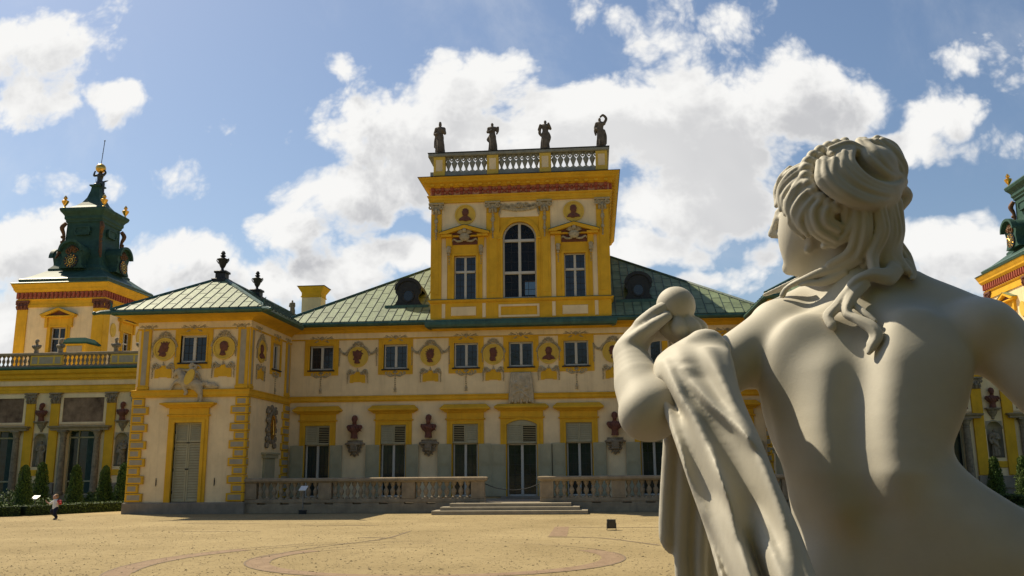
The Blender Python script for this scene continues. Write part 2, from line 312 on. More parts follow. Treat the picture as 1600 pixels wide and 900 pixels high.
# ------------------------------------------------------------------ sculpting: distance fields meshed with surface nets
class Field:
    def __init__(s, lo, hi, h):
        s.lo = np.array(lo, float); s.h = h; s.n = np.ceil((np.array(hi) - s.lo) / h).astype(int) + 1
        s.ax = [(s.lo[i] + h * np.arange(s.n[i])).astype(np.float32) for i in range(3)]
        s.F = np.full(s.n, 0.2, np.float32)
    def win(s, lo, hi):
        a = np.clip(np.floor((np.array(lo) - s.lo) / s.h).astype(int), 0, s.n); b = np.clip(np.ceil((np.array(hi) - s.lo) / s.h).astype(int) + 1, 0, s.n)
        sl = tuple(slice(a[i], b[i]) for i in range(3)); return sl, (s.ax[0][sl[0]][:, None, None], s.ax[1][sl[1]][None, :, None], s.ax[2][sl[2]][None, None, :])
    def comb(s, sl, d, k, sub=False):
        F = s.F[sl]
        if F.size == 0: return
        if sub: F = -F
        if k > 0:
            h = np.clip(0.5 + 0.5 * (F - d) / k, 0, 1); r = F * (1 - h) + d * h - k * h * (1 - h)
        else: r = np.minimum(F, d)
        s.F[sl] = -r if sub else r
    def cap(s, a, b, ra, rb, k=0.01, sub=False, sq=(1, 1, 1)):
        a = np.array(a, float); b = np.array(b, float); m = max(ra, rb) * max(1, *[1 / q for q in sq]) + k * 1.5 + 3 * s.h
        sl, (X, Y, Z) = s.win(np.minimum(a, b) - m, np.maximum(a, b) + m)
        q = np.array(sq, float); aa = a * q; ba = (b - a) * q; l2 = float(ba @ ba) + 1e-12
        px, py, pz = X * q[0] - aa[0], Y * q[1] - aa[1], Z * q[2] - aa[2]
        t = np.clip((px * ba[0] + py * ba[1] + pz * ba[2]) / l2, 0, 1)
        d = np.sqrt((px - t * ba[0]) ** 2 + (py - t * ba[1]) ** 2 + (pz - t * ba[2]) ** 2) - (ra + (rb - ra) * t)
        s.comb(sl, d.astype(np.float32), k, sub); return s
    def chain(s, pts, r, k=0.01, sm=5, sub=False):
        m = len(pts); P = catmull(pts, sm) if sm > 1 else [np.array(p, float) for p in pts]
        rr = np.interp(np.linspace(0, m - 1, len(P)), np.arange(m) if len(np.atleast_1d(r)) == m else np.linspace(0, m - 1, len(np.atleast_1d(r))), np.atleast_1d(r))
        mx = float(np.max(rr)) + k * 1.5 + 3 * s.h; Q = np.array(P)
        sl, (X, Y, Z) = s.win(Q.min(0) - mx, Q.max(0) + mx); D = None
        if s.F[sl].size == 0: return s
        for i in range(len(P) - 1):
            a, b = P[i], P[i + 1]; ba = b - a; l2 = float(ba @ ba) + 1e-12
            px, py, pz = X - a[0], Y - a[1], Z - a[2]
            t = np.clip((px * ba[0] + py * ba[1] + pz * ba[2]) / l2, 0, 1)
            d = np.sqrt((px - t * ba[0]) ** 2 + (py - t * ba[1]) ** 2 + (pz - t * ba[2]) ** 2) - (rr[i] + (rr[i + 1] - rr[i]) * t)
            D = d if D is None else np.minimum(D, d)
        s.comb(sl, D.astype(np.float32), k, sub); return s
    def ell(s, c, r, k=0.01, sub=False, rot=None):
        c = np.array(c, float); r = np.array(r, float) if not isinstance(r, (int, float)) else np.array((r, r, r), float)
        m = float(r.max()) + k * 1.5 + 3 * s.h; sl, (X, Y, Z) = s.win(c - m, c + m)
        p = [X - c[0], Y - c[1], Z - c[2]]
        if rot is not None:
            A = np.array(Euler(rot).to_matrix()).T; p = [A[i, 0] * p[0] + A[i, 1] * p[1] + A[i, 2] * p[2] for i in range(3)]
        k0 = np.sqrt(sum((p[i] / r[i]) ** 2 for i in range(3))); k1 = np.sqrt(sum((p[i] / r[i] ** 2) ** 2 for i in range(3))) + 1e-9
        s.comb(sl, (k0 * (k0 - 1) / k1).astype(np.float32), k, sub); return s
    def mesh(s, smooth=1):
        F = s.F; n = F.shape; c = []
        ins = F < 0
        cs = [(i, j, k) for i in (0, 1) for j in (0, 1) for k in (0, 1)]
        sh = lambda A, o: A[o[0]:n[0] - 1 + o[0], o[1]:n[1] - 1 + o[1], o[2]:n[2] - 1 + o[2]]
        cnt = sum(sh(ins, o).astype(np.int8) for o in cs); act = (cnt > 0) & (cnt < 8)
        idx = np.argwhere(act); vid = np.full(act.shape, -1, np.int64); vid[act] = np.arange(len(idx))
        val = {o: F[idx[:, 0] + o[0], idx[:, 1] + o[1], idx[:, 2] + o[2]] for o in cs}
        acc = np.zeros((len(idx), 3)); w = np.zeros(len(idx))
        for a in cs:
            for ax in range(3):
                if a[ax]: continue
                b = list(a); b[ax] = 1; b = tuple(b); fa, fb = val[a], val[b]; x = (fa < 0) != (fb < 0)
                t = np.where(x, fa / np.where(fa == fb, 1, fa - fb), 0); p = np.tile(np.array(a, float), (len(idx), 1)); p[:, ax] = t
                acc += p * x[:, None]; w += x
        V = s.lo + (idx + acc / w[:, None]) * s.h
        faces = []
        for ax in range(3):
            b, d = (ax + 1) % 3, (ax + 2) % 3
            o = [0, 0, 0]; o[ax] = 1
            A0 = ins[:n[0] - o[0], :n[1] - o[1], :n[2] - o[2]]; A1 = ins[o[0]:, o[1]:, o[2]:]
            for flip, msk in ((False, A0 & ~A1), (True, ~A0 & A1)):
                e = np.argwhere(msk); ok = (e[:, b] > 0) & (e[:, d] > 0) & (e[:, b] < n[b] - 1) & (e[:, d] < n[d] - 1); e = e[ok]
                if len(e) == 0: continue
                q = []
                for db, dd in ((1, 1), (0, 1), (0, 0), (1, 0)):
                    g = e.copy(); g[:, b] -= db; g[:, d] -= dd; q.append(vid[g[:, 0], g[:, 1], g[:, 2]])
                q = np.stack(q if not flip else q[::-1], 1); faces.append(q)
        Q = np.concatenate(faces); Q = Q[(Q >= 0).all(1)]
        for _ in range(smooth):
            A = np.zeros_like(V); C = np.zeros(len(V))
            for i in range(4):
                for j in ((i + 1) % 4, (i + 3) % 4): np.add.at(A, Q[:, i], V[Q[:, j]]); np.add.at(C, Q[:, i], 1)
            V = np.where(C[:, None] > 0, 0.5 * V + 0.5 * A / np.maximum(C, 1)[:, None], V)
        return V, Q
    def build(s, name, m, parent=None, base=None, M=None, smooth=1):
        V, Q = s.mesh(smooth)
        if M is not None: V = (np.array(M)[:3, :3] @ V.T).T + np.array(M)[:3, 3]
        if base is not None: V = V - np.array(base)
        me = bpy.data.meshes.new(name); me.vertices.add(len(V)); me.vertices.foreach_set('co', V.astype(np.float32).ravel())
        me.loops.add(len(Q) * 4); me.loops.foreach_set('vertex_index', Q.astype(np.int32).ravel())
        me.polygons.add(len(Q)); me.polygons.foreach_set('loop_start', np.arange(0, len(Q) * 4, 4, dtype=np.int32))
        me.update(); me.validate(); me.shade_smooth(); me.materials.append(m)
        o = bpy.data.objects.new(name, me); COL.objects.link(o)
        if parent is not None: o.parent = parent
        return o

# ------------------------------------------------------------------ ground
AX = -3.45                     # axis of symmetry of the palace
Y_MAIN, Y_PAV, Y_TER, Y_GAL = 42.7, 37.4, 37.5, 56.0
T_Z = 0.40                     # terrace floor
def sand_material():
    m = mat('courtyard_sand', (0.30, 0.225, 0.105), 0.95, 0.16, 0.28, 0, spec=0.15, col2=(0.375, 0.288, 0.145))
    t = m.node_tree; b = t.nodes['Principled BSDF']; geo = t.nodes.new('ShaderNodeNewGeometry')
    base = b.inputs['Base Color'].links[0].from_socket
    def nz(sc, de, ro=0.6):
        n = t.nodes.new('ShaderNodeTexNoise'); n.inputs['Scale'].default_value = sc; n.inputs['Detail'].default_value = de; n.inputs['Roughness'].default_value = ro
        t.links.new(geo.outputs['Position'], n.inputs['Vector']); return n.outputs['Fac']
    def rng(v, a, b_, o=1.0):
        n = t.nodes.new('ShaderNodeMapRange'); n.inputs[1].default_value = a; n.inputs[2].default_value = b_; n.inputs[4].default_value = o; t.links.new(v, n.inputs[0]); return n.outputs[0]
    def mixc(f, a, col):
        n = t.nodes.new('ShaderNodeMix'); n.data_type = 'RGBA'; t.links.new(f, n.inputs[0]); t.links.new(a, n.inputs[6]); n.inputs[7].default_value = col + (1,); return n.outputs[2]
    c = mixc(rng(nz(1.1, 8, 0.7), 0.52, 0.75, 0.55), base, (0.25, 0.19, 0.095))
    c = mixc(rng(nz(7.0, 8, 0.78), 0.52, 0.66, 0.75), c, (0.20, 0.15, 0.075))
    c = mixc(rng(nz(2.6, 9, 0.8), 0.56, 0.64, 0.75), c, (0.165, 0.12, 0.06))
    c = mixc(rng(nz(60, 4, 0.6), 0.52, 0.70, 0.6), c, (0.46, 0.38, 0.24))
    vo = t.nodes.new('ShaderNodeTexVoronoi'); vo.inputs['Scale'].default_value = 5.0; vo.inputs['Randomness'].default_value = 1.0; t.links.new(geo.outputs['Position'], vo.inputs['Vector'])
    c = mixc(rng(vo.outputs['Distance'], 0.20, 0.10, 0.8), c, (0.12, 0.09, 0.05))
    t.links.new(c, b.inputs['Base Color'])
    bp = t.nodes.new('ShaderNodeBump'); bp.inputs['Strength'].default_value = 0.8; bp.inputs['Distance'].default_value = 0.03
    t.links.new(nz(14, 9, 0.78), bp.inputs['Height']); t.links.new(bp.outputs[0], b.inputs['Normal'])
    return m
SANDM = sand_material()
g = MB()
g.add([(-900, -300, 0), (900, -300, 0), (900, 1500, 0), (-900, 1500, 0)], [(0, 1, 2, 3)])
tag(g.build('courtyard_ground', SANDM), kind='structure')
PAVER = mat('pink_pavers', (0.24, 0.155, 0.09), 0.9, 0.22, 5.0, 0.3, 30, col2=(0.29, 0.20, 0.12))
CURB = mat('curb_stone', (0.19, 0.14, 0.09), 0.9, 0.3, 4.0, 0.3, 30)
def arc_band(mb, cx, cy, r0, r1, a0, a1, n, z, ey=1.0):
    v = []; 
    for i in range(n + 1):
        a = R(a0 + (a1 - a0) * i / n)
        for r in (r0, r1): v.append((cx + r * math.cos(a), cy + r * math.sin(a) * ey, z))
    mb.add(v, [(2 * i, 2 * i + 1, 2 * i + 3, 2 * i + 2) for i in range(n)])
def ribbon(mb, pts, w, z):
    P = catmull([(a, b, 0) for a, b in pts], 6); v = []
    for i in range(len(P)):
        t = P[min(i + 1, len(P) - 1)] - P[max(0, i - 1)]; t = t / np.linalg.norm(t); n = np.array((-t[1], t[0], 0)) * w * .5 * random.uniform(.6, 1.4)
        v += [tuple(P[i] - n + (0, 0, z)), tuple(P[i] + n + (0, 0, z))]
    mb.add(v, [(2 * i, 2 * i + 1, 2 * i + 3, 2 * i + 2) for i in range(len(P) - 1)])
pv = MB()
arc_band(pv, -3.2, 18.2, 3.28, 3.72, 150, 392, 80, 0.004, .92)
arc_band(pv, -3.15, 17.3, 5.30, 5.75, 150, 215, 30, 0.004)
pv.add([(-1.27, 23.95, .004), (-.78, 23.95, .004), (-.84, 27.95, .004), (-1.27, 27.95, .004)], [(0, 1, 2, 3)])
tag(pv.build('paved_path', PAVER), kind='structure')
cb = MB()
arc_band(cb, -3.2, 18.2, 3.72, 3.76, 165, 380, 80, 0.008, .92); arc_band(cb, -3.2, 18.2, 3.70, 3.73, 25, 150, 50, 0.006, .98); arc_band(cb, -3.2, 18.2, 3.25, 3.28, 120, 200, 40, 0.006, .92)
arc_band(cb, -3.15, 17.3, 5.26, 5.30, 100, 200, 50, 0.006); arc_band(cb, -3.15, 17.3, 5.75, 5.79, 130, 215, 40, 0.006)
for pts, w in (([(-6.84, 18.26), (-6.63, 19.88), (-6.13, 21.42), (-5.47, 23.2), (-5.37, 26.1)], .06), ([(-6.3, 23.7), (-5.2, 23.4)], .09), ([(-9.6, 29.05), (-7.0, 28.9)], .10), ([(-12.5, 26.2), (-9.8, 26.0)], .06), ([(-1.29, 23.75), (.11, 23.28), (1.41, 21.1)], .09), ([(-.8, 27.65), (2.4, 27.45)], .09), ([(-14.2, 30.2), (-11.4, 30.3)], .07)):
    ribbon(cb, pts, w, .007)
tag(cb.build('curb_line', CURB), kind='structure')
# loose pebbles and leaf litter on the sand
gr = MB(); rnd = random.Random(5)
for i in range(12000):
    y = 13.5 + 23 * rnd.random() ** 1.25; x = rnd.uniform(-.82 * y, .14 * y)
    r = rnd.uniform(.005, .013) * (1.8 if rnd.random() < .08 else 1); h = r * rnd.uniform(.5, 1.0); a = rnd.uniform(0, 6.3)
    p = [(x + r * math.cos(a + q * 1.571) * rnd.uniform(.7, 2.2), y + r * math.sin(a + q * 1.571) * rnd.uniform(.7, 1.6), 0.002) for q in range(4)] + [(x, y, h)]
    gr.add(p, [(0, 1, 4), (1, 2, 4), (2, 3, 4), (3, 0, 4)])
tag(gr.build('gravel', mat('pebble', (0.12, 0.09, 0.05), .95, .5, 1.7, col2=(0.26, 0.20, 0.11))), kind='stuff')
TERF = mat('terrace_paving', (0.34, 0.29, 0.21), 0.9, 0.12, 1.5, 0.2, 20)
g = MB(); g.box(-15.0, 8.1, Y_TER + 0.22, Y_MAIN, 0.002, T_Z)
tag(g.build('terrace', TERF), kind='structure')
GRASS = mat('lawn_grass', (0.05, 0.085, 0.022), 0.95, 0.35, 1.2, 0.5, 20, col2=(0.08, 0.12, 0.03))
g = MB()
for sgn in (-1, 1):
    a = [(sgn * x + AX if sgn > 0 else AX - x, y, 0.004) for x, y in ((17.2, 44.5), (20.0, 40.0), (22.2, 34.5), (60, 20), (60, 56), (16.6, 56))]
    g.add(a, [tuple(range(6)) if sgn > 0 else tuple(range(5, -1, -1))])
tag(g.build('lawn', GRASS), kind='structure')
g = MB(); g.add([(-11, -14, .004), (12, -14, .004), (10, 5.5, .004), (-8, 5.5, .004)], [(0, 1, 2, 3)])
tag(g.build('added_dark_ground', mat('added_dark_soil', (0.06, 0.04, 0.022), .95, .3, 2.0, .5, 15)), kind='structure')  # unseen dark ground, added to cut light bounced onto the statue
# wooded park behind the viewer, unseen; near row added to block skylight
def wood_mass(mb, x0, x1, y0, hs, n, seed, dn):
    rnd = random.Random(seed); core = MB()
    for i in range(n):
        x = x0 + (x1 - x0) * i / (n - 1) + rnd.uniform(-1, 1); y = y0 + rnd.uniform(-2.5, 1); h = rnd.uniform(*hs); r = rnd.uniform(2.4, 3.8)
        core.blob((x, y, h * .5), (r * .85, r * .85, h * .48), 9, 7)
        for k in range(dn):
            v = Vector((rnd.gauss(0, 1), rnd.gauss(0, 1), rnd.gauss(0, 1))).normalized(); q = Vector((x + v.x * r * rnd.uniform(.8, 1.1), y + v.y * r * rnd.uniform(.8, 1.1), h * .5 + v.z * h * .5)); u = Vector((rnd.uniform(-1, 1), rnd.uniform(-1, 1), rnd.uniform(-1, 1))).normalized(); w = v.cross(u).normalized(); s = rnd.uniform(.2, .45)
            mb.add([q - u * s, q - w * s * .6, q + u * s, q + w * s * .6], [(0, 1, 2, 3)])
    mb.add(core.v, core.f)
wm = MB(); wood_mass(wm, -80, 80, -60, (12, 19), 34, 77, 160); wood_mass(wm, -10, 13, -6.5, (12, 15), 8, 78, 420)
tag(wm.build('unseen_wood', LEAF), kind='stuff')

# ------------------------------------------------------------------ ornament helpers (drawn in x,z on the wall plane, standing out to -y)
def swag(mb, a, b, sag, n=11, r=0.035, y=-0.03):
    for i in range(n):
        t = i / (n - 1); k = 1 + 0.5 * math.sin(PI * t)
        mb.blob((a[0] + (b[0] - a[0]) * t, y, a[1] + (b[1] - a[1]) * t - sag * 4 * t * (1 - t)), (r * k * random.uniform(.85, 1.2), .035, r * k * random.uniform(.85, 1.2)), 6, 3)
def drop(mb, x, z0, z1, n=7, r=0.04, y=-0.03):
    for i in range(n):
        t = i / (n - 1); mb.blob((x + random.uniform(-.012, .012), y, z0 + (z1 - z0) * t), (r * (1 - .45 * t) * random.uniform(.8, 1.25), .035, r * .9), 6, 3)
def scroll(mb, x, z, r, turns=1.25, s=1, start=0.0, w=0.028, y=-0.03):
    P = []
    for i in range(18):
        t = i / 17; a = start + s * 2 * PI * turns * t; q = r * (1 - .85 * t); P.append((x + q * math.cos(a), y, z + q * math.sin(a)))
    mb.tube(P, [w, w * 1.1, w * .5], 5)
def leaf(mb, x, z, l, a, w=0.05, y=-0.03):
    dx, dz = math.cos(a), math.sin(a)
    mb.tube([(x, y, z), (x + dx * l * .5, y - .02, z + dz * l * .5), (x + dx * l, y + .01, z + dz * l)], [w * .5, w, w * .2], 5, flat=0.7)
def shell(mb, x, z, r, y=-0.04):
    for i in range(7): leaf(mb, x, z, r, R(20 + 140 * i / 6), r * .18, y)
    mb.blob((x, y - .03, z), r * .28, 7, 4)
def crest(mb, x, z, w, h):                         # spreading cartouche with scrolls
    shell(mb, x, z, h * .55)
    for s in (-1, 1):
        scroll(mb, x + s * w * .17, z + h * .12, h * .30, 1.3, s, PI / 2)
        scroll(mb, x + s * w * .33, z + h * .28, h * .20, 1.2, -s, -PI / 2)
        mb.tube([(x + s * w * .08, -.03, z - h * .1), (x + s * w * .25, -.035, z + h * .22), (x + s * w * .38, -.03, z + h * .15), (x + s * w * .5, -.02, z + h * .32)], [.03, .035, .03, .012], 5, sm=4)
        leaf(mb, x + s * w * .2, z + h * .1, w * .16, PI / 2 - s * 1.1); leaf(mb, x + s * w * .12, z - h * .2, w * .16, PI / 2 - s * 1.9)
def pendant(mb, x, z, w, h):                       # ornament hanging under a window
    shell(mb, x, z - .05, .16)
    for s in (-1, 1):
        scroll(mb, x + s * w * .22, z - .10, .11, 1.3, -s, PI / 2); scroll(mb, x + s * w * .40, z - .04, .07, 1.2, s, -PI / 2)
        mb.tube([(x, -.03, z - .12), (x + s * w * .2, -.03, z - .2), (x + s * w * .36, -.03, z - .12), (x + s * w * .5, -.02, z - .02)], [.03, .04, .03, .012], 5, sm=4)
    drop(mb, x, z - .2, z - h + .16, 7, .05); mb.blob((x, -.04, z - h + .14), (.07, .05, .10), 6, 4); mb.box(x - .07, x + .07, -.06, 0, z - h, z - h + .03)

HEADS = {
 'plain': [(-.45, -.78), (.22, -.78), (.12, -.45), (.1, -.3), (.33, -.3), (.40, -.18), (.37, -.1), (.43, -.04), (.40, .06), (.53, .12), (.41, .3), (.43, .5), (.28, .70), (0, .78), (-.3, .68), (-.48, .4), (-.42, .05), (-.33, -.2), (-.35, -.42)],
 'helmet': [(-.42, -.78), (.30, -.78), (.14, -.45), (.1, -.3), (.33, -.32), (.40, -.18), (.37, -.1), (.42, -.04), (.40, .05), (.52, .12), (.42, .28), (.70, .34), (.48, .52), (.34, .60), (.52, .82), (.2, .70), (-.1, .92), (-.3, .70), (-.66, .72), (-.62, .2), (-.46, .0), (-.62, -.35), (-.38, -.42)],
 'spiked': [(-.30, -.80), (.35, -.80), (.12, -.45), (.1, -.3), (.3, -.3), (.36, -.16), (.33, -.1), (.40, .0), (.36, .08), (.48, .14), (.36, .32), (.40, .5), (.42, .85), (.24, .62), (.16, .92), (.04, .66), (-.12, .92), (-.18, .62), (-.42, .78), (-.36, .5), (-.64, .5), (-.44, .3), (-.66, .18), (-.44, .08), (-.6, -.12), (-.4, -.14), (-.5, -.38), (-.34, -.42)],
 'crown': [(-.60, -.72), (.1, -.82), (.2, -.55), (.12, -.32), (.32, -.3), (.38, -.16), (.35, -.08), (.42, .0), (.38, .08), (.5, .14), (.38, .3), (.40, .45), (.55, .78), (.32, .62), (.22, .86), (.06, .62), (-.12, .86), (-.2, .62), (-.44, .8), (-.36, .48), (-.5, .3), (-.6, -.1), (-.74, -.3), (-.5, -.42)],
 'bust': [(-.80, -.72), (.72, -.72), (.72, -.5), (.35, -.25), (.16, -.14), (.3, -.06), (.34, .06), (.30, .12), (.36, .18), (.33, .26), (.43, .32), (.32, .46), (.30, .62), (.1, .78), (-.2, .76), (-.4, .55), (-.42, .2), (-.3, -.05), (-.3, -.2), (-.62, -.4)],
 'soldier': [(-.46, -.62), (.32, -.80), (.24, -.4), (.18, -.28), (.36, -.3), (.44, -.14), (.38, -.06), (.44, .02), (.40, .1), (.52, .16), (.42, .34), (.44, .46), (.26, .62), (.34, .86), (.05, .78), (-.3, .74), (-.46, .48), (-.38, .1), (-.36, -.2)]}
def portrait_disc(r, kind, face, rim=True, name_parent=None, loc=(0, 0, 0)):
    """yellow roundel with its raised rim; children: portrait"""
    m = MB(); n = 40
    circ = lambda q: [(q * math.cos(2 * PI * i / n), q * math.sin(2 * PI * i / n)) for i in range(n)]
    m.prism(circ(r * .93), -.03, 0); c = circ(r); c2 = circ(r * .86); m.ring(c + c[:1], c2 + c2[:1], -.065, 0)
    d = m.build('medallion', YELP, None)
    p = MB(); pts = [(face * x * r * .80, z * r * .80) for x, z in HEADS[kind]]
    p.prism(pts, -.075, -.025)
    cx = face * -.02 * r; p.blob((cx, -.07, .2 * r), (.30 * r, .05, .36 * r), 8, 5); p.blob((cx - face * .05 * r, -.07, -.5 * r), (.28 * r, .04, .18 * r), 8, 4)
    o = p.build('portrait', TERRA, d, smooth=40)
    d.parent = name_parent; d.location = loc
    return d
def medallion(parent, M, x, z, kind, face, wide):
    """roundel, its stucco wreath, and the plaque with scrolls below, placed on a wall"""
    r = .51; d = portrait_disc(r, kind, face)
    w = MB()
    shell(w, 0, r + .10, .2, -.05)
    for s in (-1, 1):
        scroll(w, s * .20, r + .10, .11, 1.3, s, PI / 2, y=-.05)
        for i in range(9):
            a = R(90 - s * (22 + i * 7.2)); w.blob((math.cos(a) * (r + .07), -.05, math.sin(a) * (r + .07)), random.uniform(.045, .065), 6, 3)
        if wide:
            a = (s * .48, .34); b = (s * (wide), .42); swag(w, a, b, .22, 13, .042, -.04); drop(w, s * wide, .42, -.42, 11, .05, -.04)
        else:
            drop(w, s * .53, .22, -.34, 9, .045, -.04)
    w.build('garland', STUC, d)
    p = MB(); p.prism([(-.39, -1.28), (-.22, -1.28), (-.19, -1.24), (.19, -1.24), (.22, -1.28), (.39, -1.28), (.39, -.94), (.30, -.86), (.16, -.84), (.07, -.72), (-.07, -.72), (-.16, -.84), (-.30, -.86), (-.39, -.94)], -.03, 0)
    q = p.build('plaque', YEL, d)
    k = MB()
    for s in (-1, 1):
        scroll(k, s * .36, -.74, .13, 1.3, s, -PI / 2 + s * .3, .04, -.05); leaf(k, s * .30, -.88, .2, PI / 2 + s * .3, .06, -.05); scroll(k, s * .2, -.8, .07, 1.2, -s, 0, .03, -.05)
        drop(k, s * .50, -.82, -1.28, 7, .045, -.04)
    k.blob((0, -.05, -.70), .06, 6, 4); k.tube([(0, -.05, -.56), (0, -.05, -.72)], .02, 5)
    k.build('plaque_scroll', STUC, q)
    d.parent = parent; d.matrix_local = Matrix.Translation(-wloc(parent)) @ M @ Matrix.Translation((x, 0, z))
    return d

def muntins(mb, x0, x1, z0, z1, nx, nz, y):
    for i in range(1, nx): x = x0 + (x1 - x0) * i / nx; mb.box(x - .011, x + .011, y - .012, y + .004, z0, z1)
    for i in range(1, nz): z = z0 + (z1 - z0) * i / nz; mb.box(x0, x1, y - .011, y + .004, z - .011, z + .011)
def casement(w, h, nx=2, nz=3, fr=.075, mid=.13, transom=None, glass=None, deep=.2, y=0.0):
    """window: white frame mesh; child pane (with its lead bars as sub-mesh of the pane part's sibling)"""
    m = MB(); y0 = y + deep - .1; y1 = y + deep
    m.cbox(-w / 2, -w / 2 + fr, y0, y1, 0, h); m.cbox(w / 2 - fr, w / 2, y0, y1, 0, h)
    m.cbox(-w / 2 + fr, w / 2 - fr, y0 + .003, y1, 0, fr * 1.2); m.cbox(-w / 2 + fr, w / 2 - fr, y0 + .003, y1, h - fr, h)
    m.cbox(-mid / 2, mid / 2, y0 - .02, y1, fr * 1.2, h - fr)
    if transom is not None: m.cbox(-w / 2 + fr, w / 2 - fr, y0 - .03, y1 - .01, transom - .06, transom + .06)
    o = m.build('window', WHITE)
    p = MB(); p.box(-w / 2 + .01, w / 2 - .01, y1 - .035, y1 - .02, .02, h - .02); p.build('pane', glass or GLASS, o)
    b = MB(); zs = [fr * 1.2, h - fr] if transom is None else [fr * 1.2, transom - .06, transom + .06, h - fr]
    for s in (-1, 1):
        a, c = sorted((s * mid / 2, s * (w / 2 - fr)))
        for i in range(0, len(zs), 2):
            n = nz if transom is None else max(2, round((zs[i + 1] - zs[i]) / (nz)))
            muntins(b, a, c, zs[i], zs[i + 1], nx, n, y1 - .036)
    b.build('glazing_bar', MUNT, o)
    return o
def place(o, parent, M, x, z, y=0.0):
    o.parent = parent; o.matrix_local = Matrix.Translation(-wloc(parent)) @ M @ Matrix.Translation((x, y, z)); return o
# prototypes at the origin, facing -y
def proto_upper(pend=True):
    o = casement(1.19, 1.21, 2, 3)
    s = MB(); fr = [(-.865, -.27), (.865, -.27), (.865, 1.50), (-.865, 1.50)]; inn = [(-.60, 0), (.60, 0), (.60, 1.22), (-.60, 1.22)]
    s.ring(fr + fr[:1], inn + inn[:1], -.035, .20); i2 = [(-.66, -.04), (.66, -.04), (.66, 1.28), (-.66, 1.28)]; s.ring(i2 + i2[:1], inn + inn[:1], -.06, -.03)
    s.build('surround', YEL, o)
    k = MB(); k.cbox(-.68, .68, -.12, .06, -.07, -.005); k.build('sill', BLK, o)
    c = MB(); crest(c, 0, 1.52, 1.45, .36); c.build('crest_ornament', STUC, o)
    if pend:
        c = MB(); pendant(c, 0, -.16, 1.1, .98); c.build('pendant_ornament', STUC, o)
    return o
def louvre(mb, x0, x1, z0, z1, y=0.0, n=9, st=.05, gap=0):
    mb.cbox(x0, x0 + st, y, y + .05, z0, z1, .008); mb.cbox(x1 - st, x1, y, y + .05, z0, z1, .008); mb.cbox(x0 + st, x1 - st, y + .002, y + .05, z0, z0 + st, .008); mb.cbox(x0 + st, x1 - st, y + .002, y + .05, z1 - st, z1, .008)
    h = (z1 - z0 - 2 * st) / n
    for i in range(n):
        z = z0 + st + i * h; a, b = x0 + st, x1 - st
        if gap:
            mb.add([(a, y + .03, z + h * .62), (b, y + .03, z + h * .62), (b, y + .012, z + h), (a, y + .012, z + h), (a, y + .045, z + h * .62), (b, y + .045, z + h * .62)], [(0, 1, 2, 3), (4, 5, 1, 0)]); continue
        mb.add([(a, y + .008, z), (b, y + .008, z), (b, y + .045, z + h * .8), (a, y + .045, z + h * .8), (a, y + .008, z + .014), (b, y + .008, z + .014), (b, y + .045, z + h * .8 + .014), (a, y + .045, z + h * .8 + .014)],
               [(0, 1, 5, 4), (3, 2, 1, 0), (4, 5, 6, 7), (2, 3, 7, 6)])
def shutter_leaf(w, h, split=.62):
    m = MB(); m.cbox(0, w, -.05, 0, 0, h, .012)
    for a, b in ((.08, h * split - .05), (h * split + .05, h - .10)):
        m.ring([(.07, a), (w - .07, a), (w - .07, b), (.07, b), (.07, a)], [(.10, a + .03), (w - .10, a + .03), (w - .10, b - .03), (.10, b - .03), (.10, a + .03)], -.064, -.048)
    m.box(.07, w - .07, -.066, -.045, h * split - .012, h * split + .012)
    return m
def lintel(mb, w, wt, z0, zt):          # flat entablature over an opening: architrave, frieze and projecting cap
    a = w / 2; b = wt / 2
    mb.cbox(-a - .07, a + .07, -.13, 0, z0, z0 + .07, .02); mb.cbox(-a, a, -.09, 0, z0 + .07, z0 + .36, .01)
    prof = [(0, z0 + .36), (.10, z0 + .36), (.13, z0 + .40), (.24, z0 + .46), (b - a + .06, z0 + .50), (b - a + .06, z0 + .56), (.12, zt), (0, zt)]
    mb.mould([(-a, .0), (-a, -.06), (a, -.06), (a, .0)], prof)
def proto_lower(louv=(0, 0), shut=(.66, .60)):
    # origin: floor of the opening; opening 1.2 wide, 3.38 high (transom louvre on top)
    o = casement(1.2, 2.52, 2, 5, fr=.07, mid=.12, glass=CURT, deep=.24)
    s = MB(); s.ring([(-.90, 0), (-.90, 3.62), (.90, 3.62), (.90, 0)], [(-.62, 0), (-.62, 3.42), (.62, 3.42), (.62, 0)], -.05, .24)
    s.ring([(-.72, 0.0), (-.72, 3.52), (.72, 3.52), (.72, 0.0)], [(-.62, 0.0), (-.62, 3.42), (.62, 3.42), (.62, 0.0)], -.085, -.045)
    lintel(s, 1.80, 2.30, 3.62, 4.36); s.build('surround', YEL, o)
    l = MB(); louvre(l, -.61, -.005, 2.54, 3.41, -.02, gap=louv[0]); louvre(l, .005, .61, 2.54, 3.41, -.02, gap=louv[1]); l.cbox(-.62, .62, -.05, .2, 2.50, 2.545)
    l.build('louvre_panel', SHUT, o)
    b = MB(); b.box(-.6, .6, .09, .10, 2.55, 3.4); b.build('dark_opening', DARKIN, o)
    for sg, wd in ((-1, shut[0]), (1, shut[1])):
        q = shutter_leaf(wd, 2.46).build('shutter', SHUT, o); q.location = (-.64 - wd - .02 if sg < 0 else .66, -.095, .0)
    return o
